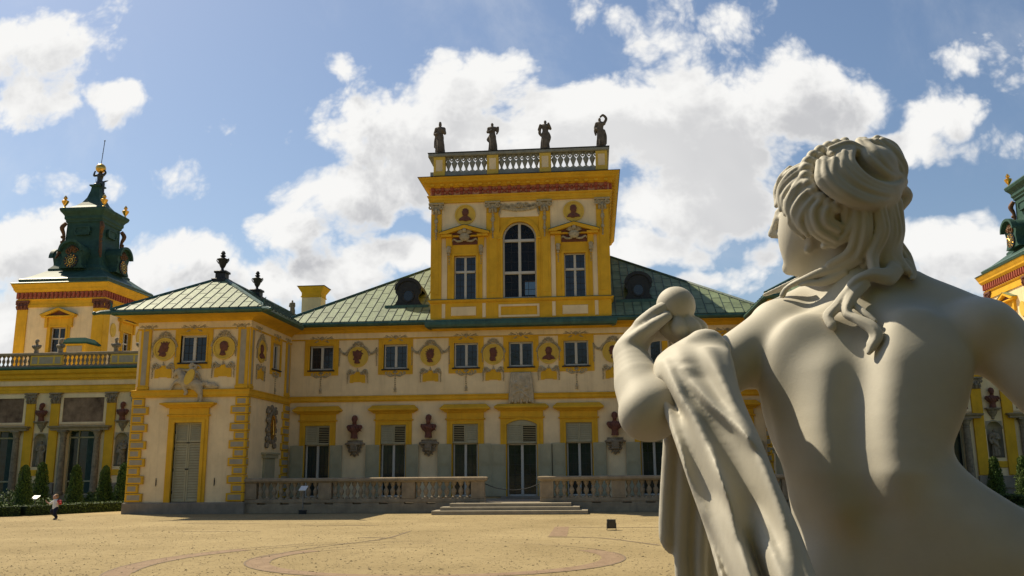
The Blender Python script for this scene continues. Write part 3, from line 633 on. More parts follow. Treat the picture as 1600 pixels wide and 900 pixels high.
def quoin_stack(parent, M, x_edge, s, z0, z1, n, wl=.70, ws=.50, y=0.0, other=None):
    """alternating long and short rusticated blocks up a corner; s = +1 when the wall lies to the right of the edge"""
    h = (z1 - z0) / n; m = MB(M); p = MB(M)
    for i in range(n):
        w = wl if i % 2 == 0 else ws; a, b = sorted((x_edge - s * .07, x_edge + s * w))
        z = z0 + i * h; m.cbox(a, b, y - .09, y + .02, z + .012, z + h - .012, .025)
        p.cbox(a + .10, b - .10, y - .10, y - .08, z + .08, z + h - .08, .008)
    q = m.build('quoin', YEL, parent); p.build('quoin_panel', GREYP, q)
def pilaster(parent, M, x0, x1, z0, z1, y=-.07):
    m = MB(M); m.cbox(x0, x1, y, .02, z0, z1); m.cbox(x0 - .03, x1 + .03, y - .03, .02, z0 + .003, z0 + .14)
    q = m.build('pilaster', YEL, parent); p = MB(M); c = (x1 - x0) * .26
    p.cbox(x0 + c, x1 - c, y - .012, y + .01, z0 + .2, z1 - .05, .006); p.build('pilaster_panel', GREYP, q)
def standing_seams(mb, poly, up, pitch=.43, hw=.012, ht=.03, joint=1.25, off=0.0):
    """ribs on a planar roof polygon (3D points): along `up` every pitch, with staggered cross joints"""
    P = [Vector(p) for p in poly]; n = (P[1] - P[0]).cross(P[2] - P[0]).normalized()
    if n.z < 0: n = -n
    u = Vector(up); u = (u - n * u.dot(n)).normalized(); e = u.cross(n).normalized(); o = P[0]
    Q = [((p - o).dot(e), (p - o).dot(u)) for p in P]
    def clip(k, ax):
        ts = []
        for i in range(len(Q)):
            a, b = Q[i], Q[(i + 1) % len(Q)]
            if (a[ax] - k) * (b[ax] - k) < 0: t = (k - a[ax]) / (b[ax] - a[ax]); ts.append(a[1 - ax] + (b[1 - ax] - a[1 - ax]) * t)
        ts.sort(); return ts
    lo = min(q[0] for q in Q); hi = max(q[0] for q in Q); k = lo + pitch * .5 + off; col = 0
    def bar(a, b, w, h):
        d = (b - a).normalized(); sd_ = d.cross(n) * w
        v = [a - sd_, a + sd_, b + sd_, b - sd_]; v += [q + n * h for q in v]
        mb.add([tuple(q) for q in v], [(0, 3, 2, 1), (4, 5, 6, 7), (0, 1, 5, 4), (1, 2, 6, 5), (2, 3, 7, 6), (3, 0, 4, 7)])
    W3 = lambda s_, t_: o + e * s_ + u * t_ 
    while k < hi:
        ts = clip(k, 0)
        for i in range(0, len(ts) - 1, 2): bar(W3(k, ts[i]), W3(k, ts[i + 1]), hw, ht)
        ts2 = clip(k + pitch * .5, 0)
        for i in range(0, len(ts2) - 1, 2):
            t = math.floor(ts2[i] / joint) * joint + (.5 * joint if col % 2 else 0) + random.uniform(-.05, .05)
            while t < ts2[i + 1]:
                if t > ts2[i] + .1: bar(W3(k + .02, t), W3(k + pitch - .02, t), .008, .012)
                t += joint
        k += pitch; col += 1
def roof_part(parent, faces, name='roof', m=None, seam_of=None):
    rm = MB()
    for f in faces: rm.add(f, [tuple(range(len(f)))])
    k = len(rm.f)
    for f, up in seam_of or []: standing_seams(rm, f, up)
    r = rm.build(name, m or COPPER, parent); r.data.materials.append(SEAM)
    for p in r.data.polygons[k:]: p.material_index = 1
    return r
def ridge_roll(parent, segs, r=.07, m=None):
    mb = MB()
    for a, b in segs: mb.tube([a, b], r, 6)
    return mb.build('ridge_roll', m or COPD, parent, smooth=50)
I4 = Matrix.Identity(4)
def front(y, x=0.0): return Matrix.Translation((x, y, 0))
def side_px(x): return Matrix.Translation((x, 0, 0)) @ Matrix.Rotation(PI / 2, 4, 'Z')        # wall facing +x, local x = world y
def side_nx(x): return Matrix.Translation((x, 0, 0)) @ Matrix.Rotation(-PI / 2, 4, 'Z')       # wall facing -x, local x = -world y

# ------------------------------------------------------------------ main block of the palace
X_L, X_R = -14.98, 2 * AX + 14.98
BL = thing('palace_block', 'long cream and yellow seven-bay palace front below the central tower', 'palace wing', (AX, Y_MAIN, 0))
MF = front(Y_MAIN)
UP_X = [AX + d for d in (-9.95, -6.21, -2.70, 0, 2.68, 6.21, 9.95)]
LO_X = [AX + d for d in (-10.02, -6.25, -2.73, 2.73, 6.25, 10.02)]
m = MB(MF)
holes = [(x - .60, x + .60, 6.64, 7.86) for x in UP_X] + [(x - .62, x + .62, .48, 3.92) for x in LO_X] + [(AX - .74, AX + .74, .48, 4.12)]
m.wall(X_L, X_R, 0, 8.3, holes, 0, .3)
m.wall(X_L, X_R, 0, 8.3, [], .32, 0)
m.box(X_L - 5, X_R + 5, 12.9, 13.3, 0, 8.3)
m.build('wall', CREAM, BL)
m = MB(); m.mould([(X_L, Y_MAIN), (X_R, Y_MAIN)], [(0, 5.06), (.07, 5.06), (.07, 5.10), (.12, 5.12), (.12, 5.27), (.16, 5.29), (.16, 5.33), (0, 5.36)]); m.build('string_course', YEL, BL)
fr = MB(); fr.mould([(X_L, Y_MAIN), (X_R, Y_MAIN)], [(0, 8.19), (.045, 8.19), (.045, 8.46), (0, 8.46)]); fr.build('frieze', CREAM, BL)
pre, post = (X_L, Y_MAIN - 3), (X_R, Y_MAIN - 3)
m = MB(); m.mould([(X_L, Y_MAIN), (X_R, Y_MAIN)], [(0, 8.13), (.06, 8.13), (.075, 8.16), (.06, 8.19), (0, 8.19)])
m.mould([(X_L, Y_MAIN), (X_R, Y_MAIN)], [(0, 8.46), (.08, 8.46), (.09, 8.50), (.13, 8.53), (.16, 8.53), (.22, 8.60), (.42, 8.66), (.62, 8.68), (.62, 8.72), (0, 8.76)], pre=pre, post=post)
m.build('cornice', YEL, BL)
m = MB(); m.mould([(X_L, Y_MAIN), (X_R, Y_MAIN)], [(.40, 8.70), (.66, 8.70), (.76, 8.74), (.80, 8.82), (.78, 8.90), (.70, 8.93), (.40, 8.93)], pre=pre, post=post); m.build('gutter', COPD, BL, smooth=35)
# roof: hipped, 32 degrees
EY, EZ, SL = Y_MAIN - .74, 8.94, .625
xl, xr = AX - 12.1, AX + 12.1; RY = Y_MAIN + 6.7; rz = EZ + SL * (RY - EY); inset = RY - EY; BY = 2 * RY - EY
fl, fr_, bl, br, r1, r2 = (xl, EY, EZ), (xr, EY, EZ), (xl, BY, EZ), (xr, BY, EZ), (xl + inset, RY, rz), (xr - inset, RY, rz)
tl, tr_ = -3.42 - 4.40, -3.42 + 4.40                       # the central tower stands in this gap of the roof
sl_ = [fl, (tl, EY, EZ), (tl, RY, rz)] + ([r1] if r1[0] < tl - .01 else []); sr_ = [(tr_, EY, EZ), fr_] + ([r2] if r2[0] > tr_ + .01 else []) + [(tr_, RY, rz)]
kl, kr = [(tl, BY, EZ), bl, r1, (tl, RY, rz)], [br, (tr_, BY, EZ), (tr_, RY, rz), r2]
RF1 = roof_part(BL, [sl_, kl, [bl, fl, r1]], seam_of=[(sl_, (0, 1, SL)), ([bl, fl, r1], (1, 0, SL))])
RF2 = roof_part(BL, [sr_, kr, [fr_, br, r2]], seam_of=[(sr_, (0, 1, SL)), ([fr_, br, r2], (-1, 0, SL))])
ridge_roll(RF1, [(fl, r1), (r1, (tl, RY, rz))], .09); ridge_roll(RF2, [(fr_, r2), (r2, (tr_, RY, rz))], .09)
def dormer(x, y):
    z = EZ + SL * (y - EY) - .12
    M = Matrix.Translation((x, y, z)) @ Matrix.Diagonal((.9, .9, .92, 1)); d = MB(M); n = 20
    # bell-shaped face: flared feet, round head
    out_ = [(-.98, 0), (-.74, .16), (-.60, .42), (-.60, .62), (-.74, .80), (-.74, .98)] + [(.74 * math.cos(a), .98 + .62 * math.sin(a)) for a in [PI - PI * i / n for i in range(n + 1)]] + [(.74, .80), (.60, .62), (.60, .42), (.74, .16), (.98, 0)]
    d.prism(out_, -.05, .14)
    v = [(px, .14, pz) for px, pz in out_[5:-5]] ; k = len(v)
    v2 = [(px * .97, .14 + (pz + .1) / SL, pz) for px, pz in out_[5:-5]]
    d.add(v + v2, [(i, i + 1, k + i + 1, k + i) for i in range(k - 1)])
    c = [(.78 * math.cos(a), .98 + .66 * math.sin(a)) for a in [PI - PI * i / n for i in range(n + 1)]]; c2 = [(.62 * math.cos(a), .96 + .50 * math.sin(a)) for a in [PI - PI * i / n for i in range(n + 1)]]
    d.ring(c, c2, -.14, -.04)
    o = d.build('dormer', BLK, BL, smooth=30)
    e = MB(M); q = [(.36 * math.cos(2 * PI * i / 24), .62 + .38 * math.sin(2 * PI * i / 24)) for i in range(25)]; q2 = [(.27 * math.cos(2 * PI * i / 24), .62 + .29 * math.sin(2 * PI * i / 24)) for i in range(25)]
    e.ring(q, q2, -.10, -.045); e.build('oculus_frame', BLK, o, smooth=30)
    e = MB(M); e.prism(q2[:-1], -.062, -.052); e.build('pane', GLASS, o)
    e = MB(M); e.box(-1.25, 1.25, -.42, .05, -.24, .03); e.build('flashing', COPD, o)
dormer(-9.30, 43.75); dormer(2 * AX + 9.30, 43.75)
# upper windows
PU = proto_upper(True); PUC = proto_upper(False)
for i, x in enumerate(UP_X): place(copy_tree(PUC if i == 3 else PU, BL), BL, MF, x, 6.645)
for x, kind, face, wide in ((AX - 8.1, 'helmet', 1, .93), (AX - 4.46, 'spiked', 1, .93), (AX - 1.36, 'soldier', 1, 0), (AX + 1.34, 'bust', -1, 0), (AX + 4.46, 'plain', -1, .93), (AX + 8.1, 'crown', -1, .93)):
    medallion(BL, MF, x, 7.27, kind, face, wide)
PLW, PLW2, PLW3 = proto_lower((0, 1)), proto_lower((1, 0)), proto_lower((0, 0))
for x, w in zip(LO_X, (PLW, PLW, PLW2, PLW3, PLW2, PLW)): place(copy_tree(w, BL), BL, MF, x, .50)
# garden door with its segmental head
d = casement(1.44, 2.46, 2, 5, fr=.07, mid=.13, glass=CURT, deep=.24); d.name = 'door'
s = MB(); n = 16
arc = lambda w, zs, rise: [(w * math.cos(PI - PI * i / n), zs + rise * math.sin(PI - PI * i / n)) for i in range(n + 1)]
def sarc(w, zs, rise):                      # flat segmental arc
    return [(-w + 2 * w * i / n, zs + rise * (1 - (2 * i / n - 1) ** 2)) for i in range(n + 1)]
inn = [(-.73, 0)] + sarc(.73, 3.36, .22) + [(.73, 0)]; o1 = [(-1.03, 0)] + [(-1.03 + 2.06 * i / n, 3.66) for i in range(n + 1)] + [(1.03, 0)]
s.ring(o1, inn, -.05, .24); o2 = [(-.85, 0)] + sarc(.85, 3.42, .27) + [(.85, 0)]; s.ring(o2, inn, -.09, -.045); lintel(s, 2.06, 2.50, 3.66, 4.34)
s.build('surround', YEL, d)
l = MB(); louvre(l, -.72, -.005, 2.50, 3.36, -.02); louvre(l, .005, .72, 2.50, 3.36, -.02, gap=1); l.prism([(-.72, 3.36)] + sarc(.72, 3.36, .21)[1:-1] + [(.72, 3.36)], -.02, .03); l.cbox(-.73, .73, -.05, .2, 2.46, 2.505)
l.build('louvre_panel', SHUT, d)
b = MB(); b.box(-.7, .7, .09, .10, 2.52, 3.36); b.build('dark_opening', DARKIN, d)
for sg in (-1, 1):
    q = shutter_leaf(.70, 2.42).build('shutter', SHUT, d); q.location = (-1.47 if sg < 0 else .77, -.095, 0)
b = MB(); b.cbox(-1.0, 1.0, -.4, .2, -.1, 0.0); b.build('door_sill', PLINTH, d)
place(d, BL, MF, AX, .50)
# consoles for the terracotta busts
con = MB(); con.lathe([(.50, .0), (.50, .07), (.42, .09), (.36, .16), (.40, .20)], (0, 0, -.29), 16, .75)
con.cbox(-.17, .17, -.34, 0, -.62, -.20, .03)
for s in (-1, 1):
    scroll(con, s * .26, -.36, .12, 1.3, s, PI / 2, .05, -.14); scroll(con, s * .22, -.58, .08, 1.2, -s, PI / 2, .04, -.10); leaf(con, s * .1, -.62, .22, -PI / 2 + s * .5, .06, -.08); leaf(con, s * .34, -.24, .16, -PI / 2, .06, -.10)
con.blob((0, -.10, -.68), (.14, .12, .12), 8, 5); con.blob((0, -.06, -.80), (.07, .07, .08), 6, 4); con.cbox(-.12, .12, -.37, -.3, -.52, -.30, .02)
CONS = con.build('console', STONEG)
BUST_X = [AX + d for d in (-8.14, -4.50, 4.43, 8.14)]
for x in BUST_X: place(CONS.copy() if False else copy_tree(CONS, BL), BL, MF, x, 3.27)
drop_tree(CONS)
# trophy hanging over the door: gathered cloth of carved arms
f = Field((-.75, -.30, -.05), (.75, .08, 1.75), .022)
for i in range(9):
    x = -.52 + 1.04 * i / 8; f.chain([(x * .85, -.02, 1.45), (x * .97, -.05 - .05 * (i % 2), .9), (x * 1.02, -.03, .45), (x * 1.08, -.03, .03 + .05 * (i % 2))], [.06, .075, .075, .06], .03)
f.chain([(-.55, -.06, .28), (-.2, -.10, .55), (.15, -.1, .62), (.5, -.06, .9)], [.03, .05, .05, .03], .02); f.chain([(.45, -.07, .2), (.1, -.11, .5), (-.3, -.1, .8), (-.5, -.06, 1.1)], [.03, .05, .05, .03], .02)
f.ell((0, -.08, 1.0), (.24, .1, .28), .03); f.ell((-.25, -.08, .95), .13, .03); f.ell((.28, -.09, .72), .12, .03); f.ell((.05, -.1, .3), (.1, .07, .15), .03); f.ell((-.35, -.06, .5), (.1, .07, .14), .03)
TRO = f.build('trophy_relief', PREL, None); place(TRO, BL, MF, AX, 4.86, -.13)
k = MB(); k.tube([(-.55, -.1, 1.52), (-.3, -.14, 1.42), (0, -.16, 1.36), (.3, -.14, 1.42), (.55, -.1, 1.52)], [.05, .08, .09, .08, .05], 7, sm=4); shell(k, 0, 1.46, .2, -.14)
for s in (-1, 1):
    k.tube([(s * .52, -.08, 1.5), (s * .62, -.09, 1.2), (s * .66, -.08, .85), (s * .70, -.06, .72)], [.05, .06, .07, .03], 6, sm=4); k.tube([(s * .60, -.02, .7), (s * .60, -.02, .1)], [.03, .02], 5)
    scroll(k, s * .3, 1.52, .11, 1.3, s, PI / 2, .03, -.13)
k.build('gilded_drapery', YELP, TRO)

# ------------------------------------------------------------------ corner pavilions (the right one mirrors the left)
def pavilion(sg):
    """sg = -1 left, +1 right; drawn as the left one and mirrored about the axis"""
    MM = I4 if sg < 0 else Matrix.Translation((2 * AX, 0, 0)) @ Matrix.Diagonal((-1, 1, 1, 1))
    x0, x1 = -20.12, -15.0; cx = (x0 + x1) / 2; cw = cx if sg < 0 else 2 * AX - cx
    P = thing('corner_pavilion', 'cream pavilion on the left with yellow quoins and a galloping horseman relief' if sg < 0 else
              'cream pavilion with yellow quoins mostly hidden behind the marble statue', 'pavilion', (cw, Y_PAV, 0), group='corner pavilions of the palace')
    mf = MM @ front(Y_PAV); ms = MM @ side_px(x1); ml = MM @ side_nx(x0); yb = 56.6
    m = MB(mf); m.wall(x0, x1, 0, 8.4, [(cx - .60, cx + .60, 6.48, 7.69), (cx - .62, cx + .62, .48, 3.86)], 0, .3)
    m2 = MB(ms); m2.wall(Y_PAV, Y_MAIN + .3, 0, 8.4, [(40.15, 41.15, 6.48, 7.69), ], 0, .3); m2.wall(Y_MAIN + .3, yb, 0, 8.4, [], 0, .3)
    m3 = MB(ml); m3.wall(-yb, -Y_PAV, 0, 8.4, [], 0, .3)
    for q in (m2, m3):
        for f in q.f: pass
    m.build('wall', CREAM, P); m2.build('wall', CREAM, P); m3.build('wall', CREAM, P)
    m = MB(MM); path = [(x0, yb), (x0, Y_PAV), (x1, Y_PAV), (x1, Y_MAIN)]
    m.mould(path, [(0, 0), (.14, 0), (.14, .44), (.10, .48), (0, .48)]); m.build('plinth', PLINTH, P)
    m = MB(MM); m.mould(path, [(0, 4.96), (.08, 4.96), (.08, 5.02), (.12, 5.04), (.12, 5.22), (.16, 5.24), (.16, 5.28), (0, 5.31)]); m.build('string_course', YEL, P)
    m = MB(MM); m.mould(path, [(0, 8.02), (.045, 8.02), (.045, 8.31), (0, 8.31)]); m.build('frieze', CREAM, P)
    prof = [(0, 8.31), (.08, 8.31), (.09, 8.35), (.14, 8.38), (.25, 8.43), (.55, 8.50), (.80, 8.52), (.80, 8.55), (0, 8.6)]
    gut = [(.5, 8.53), (.84, 8.53), (.94, 8.57), (.98, 8.65), (.96, 8.73), (.88, 8.76), (.5, 8.76)]
    pp = [(x0, yb), (x0, Y_PAV), (x1, Y_PAV), (x1, Y_MAIN)]
    m = MB(MM); m.mould(path, [(0, 7.96), (.06, 7.96), (.075, 7.99), (.06, 8.02), (0, 8.02)]); m.mould(pp, prof, post=(x1 + 3, Y_MAIN)); m.build('cornice', YEL, P)
    m = MB(MM); m.mould(pp, gut, post=(x1 + 3, Y_MAIN))
    m.build('gutter', COPD, P, smooth=35)
    # corner water spouts shaped as dragons
    for ex, s in ((x1, 1), (x0, -1)) if sg < 0 else ():
        m = MB(MM); c = (ex + s * .93, Y_PAV - .93, 8.66)
        m.tube([(c[0] - s * .25, c[1] + .25, c[2] + .06), c, (c[0] + s * .28, c[1] - .28, c[2] - .06), (c[0] + s * .44, c[1] - .44, c[2] - .14)], [.11, .12, .09, .06], 7, sm=3)
        m.blob((c[0] + s * .46, c[1] - .46, c[2] - .12), .09, 7, 5); m.tube([(c[0], c[1], c[2] + .08), (c[0] - s * .05, c[1], c[2] + .34), (c[0] + s * .06, c[1], c[2] + .5)], [.05, .04, .015], 5); m.tube([(c[0] - s * .12, c[1] + .1, c[2] + .08), (c[0] - s * .2, c[1] + .1, c[2] + .3)], [.04, .015], 5)
        m.build('dragon_spout', COPD, P, smooth=50)
    e = .93; ez = 8.77; sl = .60; hw = (x1 - x0) / 2 + e; rz_ = ez + sl * hw; ya = Y_PAV - e + hw
    T = lambda p: tuple((MM @ Vector(p)))
    a, b, c, dd, r1, r2 = (x0 - e, Y_PAV - e, ez), (x1 + e, Y_PAV - e, ez), (x1 + e, yb, ez), (x0 - e, yb, ez), (cx, ya, rz_), (cx, yb, rz_)
    F = [[T(p) for p in f] for f in ([a, b, r1], [b, c, r2, r1], [dd, a, r1, r2], [c, dd, r2])]
    ups = [(0, 1, sl), (sg * 1.0, 0, sl), (-sg * 1.0, 0, sl)]
    rf = roof_part(P, F, seam_of=[(F[0], ups[0]), (F[1], ups[1]), (F[2], ups[2])])
    ridge_roll(rf, [(T(a), T(r1)), (T(b), T(r1)), (T(r1), T(r2))], .085, COPD)
    # upper storey
    for xx, w in ((x0 + .12, .48), (x1 - .54, .52)): pilaster(P, mf, xx, xx + w, 5.31, 7.96)
    pilaster(P, ms, Y_PAV + .02, Y_PAV + .40, 5.31, 7.96); pilaster(P, ms, Y_MAIN - .75, Y_MAIN - .16, 5.31, 7.96)
    o = copy_tree(PUC, P); place(o, P, mf if sg < 0 else front(Y_PAV), cx if sg < 0 else cw, 6.485)
    o = copy_tree(PU, P); o.parent = P; o.matrix_local = Matrix.Translation(-wloc(P)) @ (ms if sg < 0 else side_nx(2 * AX - x1)) @ Matrix.Translation((40.65 if sg < 0 else -40.65, 0, 6.485)) @ Matrix.Diagonal((.84, 1, 1, 1))
    fm = front(Y_PAV); sm = side_px(x1) if sg < 0 else side_nx(2 * AX - x1)
    X = lambda x: x if sg < 0 else 2 * AX - x
    medallion(P, fm, X(cx - 1.33), 7.10, 'crown' if sg < 0 else 'plain', 1 if sg < 0 else -1, 0); medallion(P, fm, X(cx + 1.40), 7.10, 'plain' if sg < 0 else 'crown', 1 if sg < 0 else -1, 0)
    q = medallion(P, sm, 38.75 if sg < 0 else -38.75, 7.10, 'bust', 1, 0)
    for xx in (x0 + .45, x1 - .4):
        k = MB(mf); crest(k, xx, 8.06, 1.0, .28); k.build('crest_ornament', STUC, P)
    for xx in (Y_PAV + .9, Y_MAIN - .55):
        k = MB(ms); crest(k, xx, 8.06, 1.0, .28); k.build('crest_ornament', STUC, P)
    # lower storey: quoins and the tall shuttered door
    quoin_stack(P, mf, x0, 1, .50, 4.95, 12); quoin_stack(P, mf, x1, -1, .50, 4.95, 12)
    quoin_stack(P, ms, Y_PAV, 1, .50, 4.95, 12, .30, .22); quoin_stack(P, ms, Y_MAIN - .02, -1, .50, 4.95, 12, .95, .75)
    d = MB(mf); D = Matrix.Translation((cx, 0, .48)); d.M = mf @ D
    d.ring([(-.90, 0), (-.90, 3.66), (.90, 3.66), (.90, 0)], [(-.62, 0), (-.62, 3.38), (.62, 3.38), (.62, 0)], -.07, .2); d.ring([(-.76, 0), (-.76, 3.52), (.76, 3.52), (.76, 0)], [(-.62, 0), (-.62, 3.38), (.62, 3.38), (.62, 0)], -.11, -.06)
    lintel(d, 1.80, 2.32, 3.66, 4.26); sur = d.build('door_surround', YEL, P)
    for s in (-1, 1):
        a_, b_ = sorted((s * .006, s * .615)); l = MB(mf @ D); louvre(l, a_, b_, .02, 2.50, .06, 21, .07); louvre(l, a_, b_, 2.53, 3.37, .06, 8, .07)
        l.build('shutter', SHUT, sur)
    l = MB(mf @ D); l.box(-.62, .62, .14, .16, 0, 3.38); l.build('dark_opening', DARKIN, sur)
    l = MB(mf @ D); l.box(-.07, .07, .03, .06, 1.36, 1.42); l.box(-.05, .05, .03, .06, 2.49, 2.54)
    for zz in (.35, 1.3, 2.2, 2.9):
        for s in (-1, 1): l.box(s * .60 - .015, s * .60 + .015, .035, .07, zz, zz + .13)
    l.build('hinge', BLK, sur)
    l = MB(mf @ D)
    for s in (-1, 1): l.box(s * 1.30 - .02, s * 1.30 + .02, -.02, 0.0, .72, .95); l.box(s * 1.30 - .008, s * 1.30 + .008, -.04, -.01, .68, 1.02)
    l.build('wall_hook', BLK, P)
    # doorway niche and cartouche on the side wall
    k = MB(ms); k.cbox(39.6, 40.9, -.10, .02, .40, 2.35); k.cbox(39.45, 41.05, -.2, .02, 2.35, 2.5); k.cbox(39.35, 41.15, -.26, .02, 2.5, 2.6); k.build('side_doorcase', SHUT, P)
    c = MB(ms); n = 26; yc, zc = 40.3, 3.75
    c.prism([(yc + .26 * math.cos(2 * PI * i / n), zc + .52 * math.sin(2 * PI * i / n)) for i in range(n)], -.12, 0)
    ca = c.build('cartouche', TERRA, P, smooth=30)
    c = MB(ms)
    for i in range(22):
        a_ = 2 * PI * i / 22; c.blob((yc + .36 * math.cos(a_), -.08, zc + .66 * math.sin(a_)), (.10, .09, .11), 6, 4)
    for s in (-1, 1):
        for zz in (.75, .35, -.1, -.5, -.8): scroll(c, yc + s * .5, zc + zz, .17, 1.3, s, PI / 2, .06, -.08)
    shell(c, yc, zc + .75, .3, -.08); c.build('cartouche_scroll', STONEG, ca)
    c = MB(ms); c.ring([(yc + .29 * math.cos(2 * PI * i / n), zc + .55 * math.sin(2 * PI * i / n)) for i in range(n + 1)], [(yc + .2 * math.cos(2 * PI * i / n), zc + .42 * math.sin(2 * PI * i / n)) for i in range(n + 1)], -.17, -.1); c.tube([(yc, -.15, zc + .35), (yc, -.16, zc - .35)], [.03, .06], 5); c.build('gilded_rim', GOLD, ca)
    if sg < 0: horseman(P, mf)
    return P
def horseman(P, mf):
    q = lambda x, y, d=-.10: ((x - 620) * .0047 - 17.59, d, 6.42 - (y - 500) * .0050)
    f = Field((-18.7, -.42, 4.5), (-15.85, .06, 6.62), .024); k = .05
    f.chain([q(575, 655), q(630, 668, -.14), q(690, 690)], [.26, .27, .25], k); f.chain([q(585, 660), q(545, 615), q(510, 575)], [.23, .17, .12], k)
    f.chain([q(512, 562), q(480, 580), q(468, 602)], [.13, .10, .065], k); f.chain([q(505, 545), q(500, 530)], [.03, .015], .02)
    f.chain([q(525, 560, -.05), q(560, 580, -.06), q(585, 630, -.08)], [.05, .06, .05], .03)
    f.chain([q(720, 690), q(770, 672), q(800, 690), q(845, 690), q(890, 706)], [.09, .10, .09, .12, .05], .04); f.chain([q(760, 680), q(820, 705), q(870, 718)], [.06, .09, .03], .03)
    f.chain([q(555, 660), q(500, 655), q(465, 672), q(447, 705), q(432, 724)], [.13, .10, .07, .055, .07], k); f.chain([q(575, 680, -.18), q(590, 730, -.2), q(605, 750, -.2), q(590, 768, -.2)], [.13, .08, .055, .065], k)
    f.chain([q(705, 700), q(730, 755, -.16), q(742, 790, -.16), q(738, 845, -.16)], [.22, .11, .065, .075], k); f.chain([q(690, 700, -.05), q(718, 760, -.05), q(712, 800, -.05), q(708, 842, -.05)], [.2, .1, .06, .065], k)
    f.chain([q(640, 640), q(635, 590), q(630, 555)], [.17, .18, .13], k); f.ell(q(625, 517), (.10, .10, .115), .03); f.chain([q(600, 520), q(630, 497), q(655, 512)], [.03, .05, .03], .02)
    f.chain([q(650, 552), q(668, 530), q(660, 512)], [.075, .06, .05], .03); f.chain([q(655, 512), q(690, 515), q(715, 535), q(732, 562)], [.022, .03, .028, .012], .01)
    f.chain([q(630, 640, -.2), q(600, 655, -.22), q(595, 700, -.22)], [.11, .09, .06], .04); f.chain([q(610, 560), q(570, 555), q(530, 545)], [.07, .05, .025], .03); f.chain([q(648, 560, -.05), q(690, 590, -.05), q(720, 640, -.05)], [.06, .07, .03], .03)
    o = f.build('horseman_relief', PREL, P, base=wloc(P), M=Matrix.Translation((0, Y_PAV, 0)))
    s = MB(mf); n = 20; c = q(640, 622, 0); t = -.42; pts = []
    for i in range(n):
        a = 2 * PI * i / n; x, z = .19 * math.cos(a), .36 * math.sin(a); pts.append((c[0] + x * math.cos(t) - z * math.sin(t), c[2] + x * math.sin(t) + z * math.cos(t)))
    s.prism(pts, -.42, -.34); s.build('shield', YELP, o)
PAV_L = pavilion(-1); PAV_R = pavilion(1)
drop_tree(PU); drop_tree(PUC); drop_tree(PLW); drop_tree(PLW2); drop_tree(PLW3)

# ------------------------------------------------------------------ sculpture prototypes
def figure(h, arms, drapes=(), res=.028, seed=0, lean=0.0, head=(0, 0), hat=False):
    """standing draped figure facing -y; coordinates in units of its height"""
    rd = random.Random(seed); f = Field((-.27 * h, -.22 * h, -.01 * h), (.27 * h, .22 * h, 1.16 * h), res * h / 1.5)
    q = lambda p: (p[0] * h, p[1] * h, p[2] * h)
    C = lambda pts, r, k=.02: f.chain([q(p) for p in pts], [x * h for x in r], k * h)
    C([(0, 0, .02), (0, 0, .25), (lean * .5, 0, .50)], [.125, .12, .115], .03); C([(lean * .5, 0, .5), (lean, 0, .62), (lean, 0, .76)], [.11, .098, .112], .03)
    C([(lean - .115, 0, .79), (lean + .115, 0, .79)], [.062, .062], .03); C([(lean, 0, .78), (lean + head[0] * .4, -.01, .88)], [.04, .034], .02)
    f.ell(q((lean + head[0], -.015 + head[1], .925)), (.047 * h, .056 * h, .066 * h), .012 * h); f.ell(q((lean + head[0], .03, .935)), (.05 * h, .045 * h, .055 * h), .012 * h)
    f.ell(q((lean + head[0], -.068 + head[1], .918)), (.010 * h, .014 * h, .016 * h), .008 * h)
    if hat: f.ell(q((lean + head[0], 0, .99)), (.045 * h, .055 * h, .05 * h), .02 * h)
    for i in range(9):
        a = 2 * PI * i / 9 + rd.uniform(-.15, .15); r = .125
        C([(r * math.cos(a) * .8 + lean * .5, r * .8 * math.sin(a), .48), (r * math.cos(a + .1), r * math.sin(a + .1), .25), (r * 1.12 * math.cos(a + .15), r * 1.12 * math.sin(a + .15), .02)], [.014, .02, .026], .012)
    for i in range(4): C([(lean - .08, -.06, .72 - .05 * i), (lean, -.098, .66 - .05 * i), (lean + .085, -.05, .70 - .05 * i)], [.014, .017, .012], .012)
    for a in arms: C(a, [.052, .046, .040, .034][:len(a)] if len(a) <= 4 else [.04] * len(a), .018); f.ell(q(a[-1]), .034 * h, .012 * h)
    for pts, r in drapes: C(pts, r, .02)
    return f
